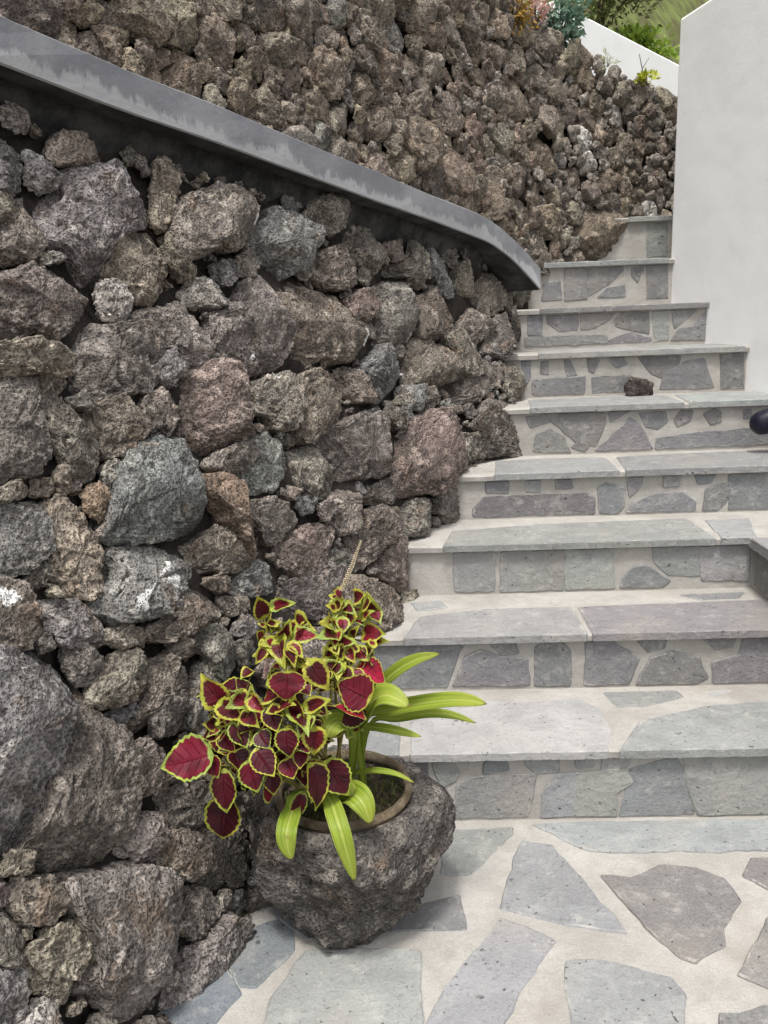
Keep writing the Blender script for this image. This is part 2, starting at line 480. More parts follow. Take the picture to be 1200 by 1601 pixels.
def slab_mesh(poly, to3, thick, bev, seed, proud, jit=0.004, step=0.02):
    """flat stone from a 2-D outline: broken edge, bevelled rim, slightly dished top"""
    lr = np.random.default_rng(seed)
    proud = proud * lr.uniform(0.55, 1.35)
    c, A = centroid(poly)
    p = np.asarray(poly, float)
    x, y = p[:, 0], p[:, 1]
    if ((x * np.roll(y, -1) - np.roll(x, -1) * y).sum()) < 0: p = p[::-1]
    out = []
    n = len(p)
    for i in range(n):
        a, b = p[i], p[(i + 1) % n]
        L = np.linalg.norm(b - a)
        # cut the corner a little
        m = max(2, int(L / step))
        cut = min(0.16, 0.004 / max(L, 1e-4))
        for t in np.linspace(cut, 1 - cut, m):
            out.append(a + (b - a) * t)
    out = np.array(out)
    q = np.concatenate([out * 22, np.full((len(out), 1), lr.uniform(0, 99))], 1)
    out = out + np.stack([noise3(q) + 0.6 * noise3(q * 3.1), noise3(q + 40) + 0.6 * noise3(q * 3.1 + 40)], 1) * jit
    rr = max(math.sqrt(A / math.pi), 0.01)
    inner = c + (out - c) * (1 - bev / rr)
    core = c + (out - c) * max(0.6, 1 - 0.013 / rr)
    m = len(out)
    V, F, A_ = [], [], []
    for ring, h, a_ in ((out, -thick, 0.25), (out, proud - bev * 0.7, 0.45), (inner, proud, 0.8), (core, proud, 0.0)):
        hn = lr.uniform(-1, 1, m) * 0.0006
        for (a, b), d in zip(ring, hn): V.append(to3(a, b, h + (d if h > 0 else 0))); A_.append(a_)
    V.append(to3(c[0], c[1], proud + lr.uniform(-0.001, 0.001))); A_.append(0.0)
    for k in range(m):
        k2 = (k + 1) % m
        for r_ in range(3):
            F.append((r_ * m + k, r_ * m + k2, (r_ + 1) * m + k2, (r_ + 1) * m + k))
        F.append((3 * m + k, 3 * m + k2, 4 * m))
    F.append(tuple(range(m))[::-1])
    return V, F, A_
SLABCOL = {'k': (0.165, 0.19, 0.215), 'm': (0.265, 0.27, 0.262), 'l': (0.42, 0.415, 0.405), 'd': (0.155, 0.148, 0.142), 'b': (0.258, 0.268, 0.272), 'x': (0.165, 0.166, 0.172), 'v': (0.192, 0.188, 0.190)}
_sid = [100]
def slab(name, poly, to3, parent, key, thick=0.03, bev=0.004, proud=0.005, jit=0.004):
    _sid[0] += 1
    V, F, A_ = slab_mesh(poly, to3, thick, bev, _sid[0], proud, jit)
    lr = np.random.default_rng(_sid[0])
    c = np.array(SLABCOL[key]) * lr.uniform(0.86, 1.14) * lr.uniform(0.965, 1.035, 3)
    return obj(name, V, F, M_BAS, parent, color=c, attrs={'rim': A_})

FLOOR = [('b', '842,1290 930,1283 1200,1283 1300,1283 1300,1330 930,1332 890,1315'), ('m', '690,1365 696,1300 800,1295 800,1306 755,1350 735,1368'),
 ('m', '815,1315 865,1325 915,1385 975,1455 880,1445 785,1420'), ('d', '942,1372 985,1375 1035,1355 1090,1362 1130,1375 1155,1410 1130,1450 1130,1480 1085,1505 1060,1495 1000,1435'),
 ('d', '1160,1370 1175,1343 1270,1340 1270,1410 1200,1390'), ('d', '1155,1525 1200,1440 1300,1435 1300,1580 1200,1545'),
 ('m', '885,1505 950,1505 1045,1530 1070,1560 1065,1605 1050,1680 900,1680'), ('b', '785,1440 865,1475 820,1540 780,1610 760,1680 630,1680 690,1560 750,1480'),
 ('x', '600,1432 715,1400 728,1455 600,1458'), ('m', '480,1490 600,1487 655,1490 655,1610 640,1680 390,1680 430,1560'),
 ('k', '262,1572 345,1500 375,1555 335,1605 290,1660 225,1650'), ('k', '348,1493 400,1450 455,1430 460,1485 400,1545 372,1540'),
 ('l', '212,1612 245,1580 275,1600 240,1660'), ('d', '1130,1590 1200,1575 1280,1600 1280,1690 1120,1680'), ('x', '420,1425 455,1400 560,1400 560,1440 480,1470')]
tracedF = []
for key, s in FLOOR:
    poly = np.array([onz(x, y, 0.0)[:2] for x, y in P(s)])
    poly = poly.mean(0) + (poly - poly.mean(0)) * 1.05
    poly[:, 1] = np.minimum(poly[:, 1], STEP_Y[0] - 0.015)
    tracedF.append(np.array(poly))
    slab('paving_stone', poly, lambda a, b, h: (a, b, h), pave, key, proud=0.004, bev=0.004, jit=0.006)
# the paving goes on outside the picture
_cache = {}
def clear_of(pt, polys, r):
    K = _cache.setdefault(id(polys), [])
    while len(K) < len(polys):
        p = polys[len(K)]; c_ = p.mean(0)
        K.append((c_[0], c_[1], np.hypot(*(p - c_).T).max()))
    k_ = np.array(K)
    for i_ in np.nonzero(np.hypot(k_[:, 0] - pt[0], k_[:, 1] - pt[1]) < k_[:, 2] + r)[0]:
        p = polys[i_]
        if np.hypot(*(p - pt).T).min() < r or np.hypot(*(p.mean(0) - pt)) < r: return False
        a, b = p, np.roll(p, -1, 0)
        d = b - a
        t = np.clip(((pt - a) * d).sum(1) / ((d * d).sum(1) + 1e-12), 0, 1)
        if np.hypot(*(a + d * t[:, None] - pt).T).min() < r: return False
        x, y = pt
        ins = ((a[:, 1] > y) != (b[:, 1] > y)) & (x < d[:, 0] * (y - a[:, 1]) / (d[:, 1] + 1e-12) + a[:, 0])
        if ins.sum() % 2: return False
    return True
cells = list(tracedF)
for r in (0.2, 0.14):
    for _ in range(260):
        pt = rng.uniform((-0.6, -1.5), (2.9, 1.75))
        if pt[0] > 0.98 and pt[1] > 1.45: continue
        if abs(pt[0]) * 1.05 < pt[1] * 0.62 and pt[1] > 0.95: continue      # the part in view is traced above
        if pt[0] < -0.28 + (pt[1] - 1.26) * 0.37: continue
        if not clear_of(pt, cells, r): continue
        k = rng.integers(5, 8)
        a = np.sort(rng.uniform(0, 2 * math.pi) + (np.arange(k) + rng.uniform(-0.25, 0.25, k)) * 2 * math.pi / k)
        poly = pt + np.stack([np.cos(a), np.sin(a)], 1) * (r * rng.uniform(0.8, 1.05, (k, 1)))
        cells.append(poly)
        slab('paving_stone', poly, lambda a, b, h: (a, b, h), pave, 'mxbd'[rng.integers(0, 4)], proud=0.004, bev=0.004, jit=0.006)

# ------------------------------------------------------------------ staircase
stairs = empty('staircase', (0.6, 1.9, 0))
tag(stairs, 'stone staircase of grey basalt slabs set in pale mortar, climbing beside the white wall', 'stairs')
LEFT_X = [-0.42, -0.30, -0.20, -0.05, 0.05, 0.15, 0.25, 0.40, 0.85]
RIGHT_X = [2.2, 2.2, 2.2, 1.62, 1.60, 1.56, 1.50, 1.45, 1.60]
def rough_box(x0, x1, y0, y1, z0, z1, nose):
    """mortar bed of a step: face at y0, tread at z1 and a nosing lip that overhangs by nose"""
    n = 26
    xs = np.linspace(x0, x1, n)
    prof = [(y0, z0), (y0, z1 - 0.024), (y0 - nose, z1 - 0.022), (y0 - nose - 0.002, z1 - 0.006), (y0 - nose + 0.005, z1), (y0 + 0.12, z1), (y1, z1), (y1, z0)]
    V = []
    for i, x in enumerate(xs):
        for j, (y, z) in enumerate(prof):
            q = np.array([[x * 6, y * 6, z * 6]])
            d = 0.0022 * noise3(q * 2)[0]
            V.append((x, y + (d if 1 < j < 5 else 0), z + (d if 2 < j < 6 else 0)))
    m = len(prof)
    F = []
    for i in range(n - 1):
        for j in range(m):
            j2 = (j + 1) % m
            F.append((i * m + j, (i + 1) * m + j, (i + 1) * m + j2, i * m + j2))
    F.append(tuple(range(m))); F.append(tuple((n - 1) * m + j for j in range(m))[::-1])
    return V, F
RISER = [
 [('m', '675,1183 705,1182 717,1205 712,1222 690,1228 680,1210'), ('m', '720,1228 740,1218 832,1212 828,1245 820,1275 712,1278'), ('x', '755,1195 765,1185 790,1183 795,1203 755,1210'),
  ('m', '820,1186 870,1184 872,1208 840,1210 825,1200'), ('m', '850,1240 870,1215 898,1212 898,1275 848,1275'), ('m', '903,1212 975,1205 985,1225 965,1240 962,1274 903,1275'),
  ('b', '900,1185 925,1184 928,1200 902,1202'), ('m', '945,1183 985,1183 980,1200 940,1205'), ('b', '988,1205 1055,1185 1065,1205 1080,1272 975,1274'), ('m', '1078,1182 1200,1178 1300,1176 1300,1266 1100,1270 1085,1230'),
  ('x', '560,1188 662,1184 668,1275 560,1280')],
 [('x', '575,1002 720,1002 712,1022 695,1070 575,1075'), ('x', '712,1070 730,1030 752,1018 790,1030 820,1030 822,1070'), ('v', '765,1003 805,1002 810,1022 785,1025'),
  ('x', '838,1015 850,1004 880,1004 890,1020 890,1072 838,1073'), ('x', '920,1007 955,1003 995,1030 980,1070 918,1073'), ('v', '997,1000 1040,998 1038,1015 1015,1020'),
  ('d', '1000,1070 1020,1030 1050,1022 1090,1028 1103,1060 1085,1070'), ('x', '1100,996 1150,993 1145,1010 1120,1015'), ('x', '1122,1035 1160,1022 1165,1002 1200,993 1300,991 1300,1066 1122,1068')],
 [('m', '712,862 770,859 770,922 712,923'), ('m', '787,860 876,856 876,921 787,923'), ('m', '887,856 955,853 957,918 887,921'), ('x', '975,905 990,888 1010,885 1045,908 1035,917 973,918'),
  ('m', '1022,858 1090,852 1090,900 1045,898 1025,880'), ('m', '1095,852 1168,846 1168,905 1100,905')],
 [('x', '760,751 793,749 793,770 760,771'), ('m', '822,750 845,749 845,768 822,768'), ('x', '868,751 893,750 896,763 870,765'), ('d', '750,795 765,778 910,772 921,780 920,805 748,809'),
  ('x', '935,765 950,757 976,765 975,790 965,803 938,802'), ('v', '980,746 1005,744 1003,760 985,777'), ('x', '985,800 995,785 1030,772 1065,772 1083,785 1082,800'), ('v', '1037,745 1063,744 1060,760 1037,761'),
  ('x', '1087,744 1120,742 1110,755 1092,757'), ('d', '1100,798 1105,765 1130,758 1143,765 1135,785 1122,797'), ('x', '1148,742 1200,738 1290,735 1290,795 1147,797')],
 [('v', '822,652 850,650 858,660 830,668'), ('x', '835,705 840,680 860,670 880,682 890,706'), ('d', '850,648 943,643 942,665 930,695 900,690 870,663'), ('v', '952,643 985,643 955,660'),
  ('d', '893,700 905,690 922,697 915,706'), ('x', '935,703 985,655 1000,665 1018,700'), ('v', '1000,647 1040,644 1043,660 1030,672 1012,668'), ('d', '1055,655 1065,642 1082,643 1078,660 1060,667'),
  ('d', '1100,648 1115,639 1127,643 1127,660 1112,665'), ('v', '1162,641 1175,639 1175,655 1163,655'), ('x', '1037,700 1040,685 1100,676 1200,668 1280,666 1280,690 1100,698')],
 [('x', '816,562 830,562 828,590 816,610'), ('x', '836,594 912,590 910,615 836,617'), ('x', '928,590 985,588 978,612 928,614'), ('d', '918,562 938,560 928,583 920,580'), ('v', '882,563 890,562 902,585 885,588'),
  ('v', '845,566 858,565 858,585 845,586'), ('v', '950,558 975,557 980,570 965,575'), ('d', '1000,556 1062,553 1060,570 1035,590 1020,585'), ('x', '1035,607 1040,585 1075,565 1098,563 1112,605'), ('d', '1128,552 1162,550 1162,604 1128,606')],
 [('x', '826,488 847,487 847,523 826,524'), ('x', '826,527 943,524 943,537 826,541'), ('v', '857,487 902,485 902,515 875,517 857,505'), ('v', '910,485 962,482 950,500 930,513 910,515'),
  ('d', '962,500 972,482 1013,480 1012,520 985,515 965,510'), ('v', '950,533 985,520 1015,528 1015,534 950,537'), ('m', '1022,486 1045,482 1045,530 1022,532'), ('v', '1052,480 1090,478 1075,495 1055,512'),
  ('x', '1052,532 1065,513 1108,510 1109,530'), ('v', '1090,500 1108,484 1110,505 1085,510')],
 [('x', '850,445 875,440 877,468 848,470'), ('v', '884,418 915,416 916,466 884,468'), ('x', '920,417 973,414 972,425 950,445 922,460'), ('x', '935,465 950,450 975,445 975,464'), ('d', '987,415 1008,414 1003,428 997,442 988,430'),
  ('x', '1012,414 1043,412 1043,464 1012,465')],
 [('m', '1012,352 1042,348 1042,398 1012,400')]]
TREAD_PX = [
 [('l', '640,1176 950,1172 957,1140 940,1110 905,1092 830,1098 700,1095 640,1100'), ('m', '965,1172 1000,1128 1100,1105 1200,1097 1320,1095 1320,1168'), ('m', '940,1083 1060,1080 1070,1090 1010,1105 965,1108'),
  ('l', '1095,1081 1150,1079 1120,1092'), ('m', '540,1178 625,1176 625,1100 560,1100')],
 [('m', '630,997 655,965 760,953 893,950 918,991'), ('v', '902,950 1200,938 1320,935 1320,980 924,990'), ('m', '640,943 690,940 700,951 652,957'), ('v', '1060,931 1165,926 1155,936 1095,939')],
 [('m', '692,853 705,831 850,820 1075,811 1108,834 1000,844'), ('m', '1100,814 1170,811 1170,832 1117,834')]]
# plan outlines for the upper treads (seen edge-on)
TREAD_XY = {3: [('m', 0.27, 0.70, 0.03, 0.24), ('v', 0.72, 1.50, 0.00, 0.25)], 4: [('m', 0.44, 1.02, 0.02, 0.26), ('m', 1.035, 1.45, 0.0, 0.26)], 5: [('m', 0.52, 1.36, 0.0, 0.25)], 6: [('v', 0.57, 1.34, 0.0, 0.25)],
            7: [('m', 0.62, 1.22, 0.0, 0.25)], 8: [('m', 1.10, 1.34, 0.0, 0.25)]}
NOSE = 0.016
for k in range(9):
    y0, z1 = STEP_Y[k], STEP_Z[k]
    y1 = STEP_Y[k + 1] + 0.05 if k < 8 else y0 + 0.35
    z0 = -0.02 if k == 0 else STEP_Z[k - 1] - 0.06
    rx = RIGHT_X[k]
    V, F = rough_box(LEFT_X[k], rx, y0, y1, z0, z1, NOSE)
    st = obj('step', V, F, M_MOR, stairs, origin=(0.6, y0, z0))
    for key, s in RISER[k]:
        yy = y0
        poly = []
        for x, y in P(s):
            q = ony(x, y, yy - 0.004)
            poly.append((q[0], q[2]))
        cc = np.array(poly).mean(0)
        poly = [(cc[0] + (a - cc[0]) * 1.13, min(max(cc[1] + (b - cc[1]) * 1.13, (STEP_Z[k - 1] if k else 0) + 0.006), z1 - 0.027)) for a, b in poly]
        slab('riser_stone', poly, lambda a, b, h, yy=yy: (a, yy - h, b), st, key, thick=0.02, bev=0.003, proud=0.003, jit=0.004)
    if k < 3:
        for key, s in TREAD_PX[k]:
            poly = []
            for x, y in P(s):
                q = onz(x, y, z1)
                poly.append((q[0], y0 - NOSE - 0.007 if q[1] < y0 + 0.05 else min(q[1], STEP_Y[k + 1] - 0.012)))
            slab('tread_slab', poly, lambda a, b, h, z=z1: (a, b, z + h), st, key, thick=0.020, bev=0.004, proud=0.003, jit=0.003)
    else:
        for key, a0, a1, b0, b1 in TREAD_XY[k]:
            poly = [(a0, y0 - NOSE - 0.006), (a1, y0 - NOSE - 0.006), (a1 + 0.01, y0 + b1), ((a0 + a1) / 2, y0 + b1 + 0.02), (a0 + 0.03, y0 + b1 - 0.01)]
            slab('tread_slab', poly, lambda a, b, h, z=z1: (a, b, z + h), st, key, thick=0.020, bev=0.004, proud=0.003, jit=0.003)
# side block at the level of the third tread
V, F = box(1.05, 2.2, 1.55, 2.56, -0.02, 0.534)
blk = obj('landing_block', V, F, M_MOR, stairs)
V, F = box(1.028, 2.2, 1.53, 2.56, 0.508, 0.536)
obj('landing_nosing', V, F, M_MOR, blk)
for y0, y1, z0, z1, key in ((2.30, 2.515, 0.385, 0.50, 'd'), (2.05, 2.27, 0.36, 0.50, 'x'), (2.0, 2.18, 0.215, 0.345, 'd'), (1.6, 2.02, 0.36, 0.5, 'm'), (1.6, 1.84, 0.05, 0.33, 'x')):
    slab('cheek_stone', [(y0, z0), (y1, z0), (y1, z1), (y0, z1)], lambda a, b, h: (1.05 - h, a, b), blk, key, thick=0.02)
for x0, x1, z0, z1, key in ((1.08, 1.34, 0.30, 0.49, 'm'), (1.37, 1.72, 0.27, 0.49, 'x'), (1.76, 2.12, 0.24, 0.49, 'v'), (1.09, 1.5, 0.04, 0.25, 'x'), (1.55, 1.85, 0.05, 0.22, 'd'), (1.9, 2.15, 0.04, 0.2, 'm')):
    slab('cheek_stone', [(x0, z0), (x1 - 0.03, z0 + 0.01), (x1, z1 - 0.05), (x1 - 0.02, z1), (x0 + 0.02, z1 - 0.01)], lambda a, b, h: (a, 1.55 - h, b), blk, key, thick=0.02)
for x0, x1, y0, y1, key in ((1.022, 1.42, 1.55, 2.05, 'm'), (1.022, 1.38, 2.08, 2.50, 'v'), (1.45, 2.1, 1.6, 2.4, 'm')):
    slab('landing_slab', [(x0, y0), (x1, y0), (x1, y1), (x0, y1)], lambda a, b, h: (a, b, 0.538 + h), blk, key, thick=0.026)

# ------------------------------------------------------------------ lower retaining wall
WB = np.array([-0.50, 1.15, 0.0])
WD = np.array([0.345, 0.9386, 0.0]); WD /= np.linalg.norm(WD)
WN0 = np.array([WD[1], -WD[0], 0.0])
# the face leans back towards the coping, more so at the near end; its foot bulges beside the middle steps
def w_back(u): return np.interp(u, [-1.9, 0.4, 2.53, 3.2], [0.62, 0.48, 0.057, 0.02])
def w_top(u): return np.interp(u, [-1.9, 0.4, 2.53, 3.2], [1.98, 1.73, 1.50, 1.43])
def w_foot(u): return np.interp(u, [1.0, 1.3, 1.58, 1.9, 2.2, 2.36, 2.6, 2.79, 3.1], [0.0, 0.03, 0.06, 0.09, 0.15, 0.18, 0.13, 0.065, 0.03])
def w_off(u, v):
    f_ = np.clip(v / w_top(u), 0, 1.2)
    return w_foot(u) * np.clip((1.35 - v) / 0.55, 0, 1) - w_back(u) * f_ ** 1.1
def wall_pt(u, v, w=0.0):
    p = WB + WD * u + WN0 * w_off(u, v) + np.array([0, 0, v])
    if w:
        p = p + wall_frame(u, v)[2] * w
    return p
def wall_frame(u, v):
    e = 0.02
    a = wall_pt(u + e, v) - wall_pt(u - e, v); a /= np.linalg.norm(a)
    b = wall_pt(u, v + e) - wall_pt(u, v - e); b /= np.linalg.norm(b)
    n = np.cross(a, b); n /= np.linalg.norm(n)
    return a, np.cross(n, a), n
def wall_hit(x, y):
    d = ray(x, y)
    lo_, hi_ = 0.3, 9.0
    for _ in range(40):
        m_ = (lo_ + hi_) / 2
        p = CAM + d * m_
        q = p - WB
        if q @ WN0 > w_off(q @ WD, p[2]): lo_ = m_
        else: hi_ = m_
    return CAM + d * lo_
def wall_uv(x, y):
    p = wall_hit(x, y)
    return ((p - WB) @ WD, p[2])
wall = empty('lava_stone_wall', tuple(WB))
tag(wall, 'dry wall of large dark lava boulders under a smooth grey concrete coping', 'wall')
UEND = 3.08
# rubble core
nu, nv = 90, 40
gu, gv = np.meshgrid(np.linspace(-1.9, UEND, nu), np.linspace(-0.04, 1.0, nv))
fw = -0.075 + 0.03 * fbm(np.stack([gu.ravel() * 9, gv.ravel() * 13, np.zeros(gu.size)], 1), 4, 0.6) + 0.028
fr = np.array([wall_pt(a, b * w_top(a), c_) for a, b, c_ in zip(gu.ravel(), gv.ravel(), fw)])
bk = fr - WN0 * 0.30
bk[:, 2] = fr[:, 2]
F = []
N = nu * nv
for j in range(nv - 1):
    for i in range(nu - 1):
        a = j * nu + i
        F.append((a, a + 1, a + nu + 1, a + nu)); F.append((N + a, N + a + nu, N + a + nu + 1, N + a + 1))
for i in range(nu - 1):
    F.append((i, N + i, N + i + 1, i + 1)); a = (nv - 1) * nu + i; F.append((a, a + 1, N + a + 1, N + a))
for j in range(nv - 1):
    a = j * nu; F.append((a, a + nu, N + a + nu, N + a)); a = j * nu + nu - 1; F.append((a, N + a, N + a + nu, a + nu))
core = obj('rubble_core', np.concatenate([fr, bk]), F, M_CORE, wall, smooth=True)

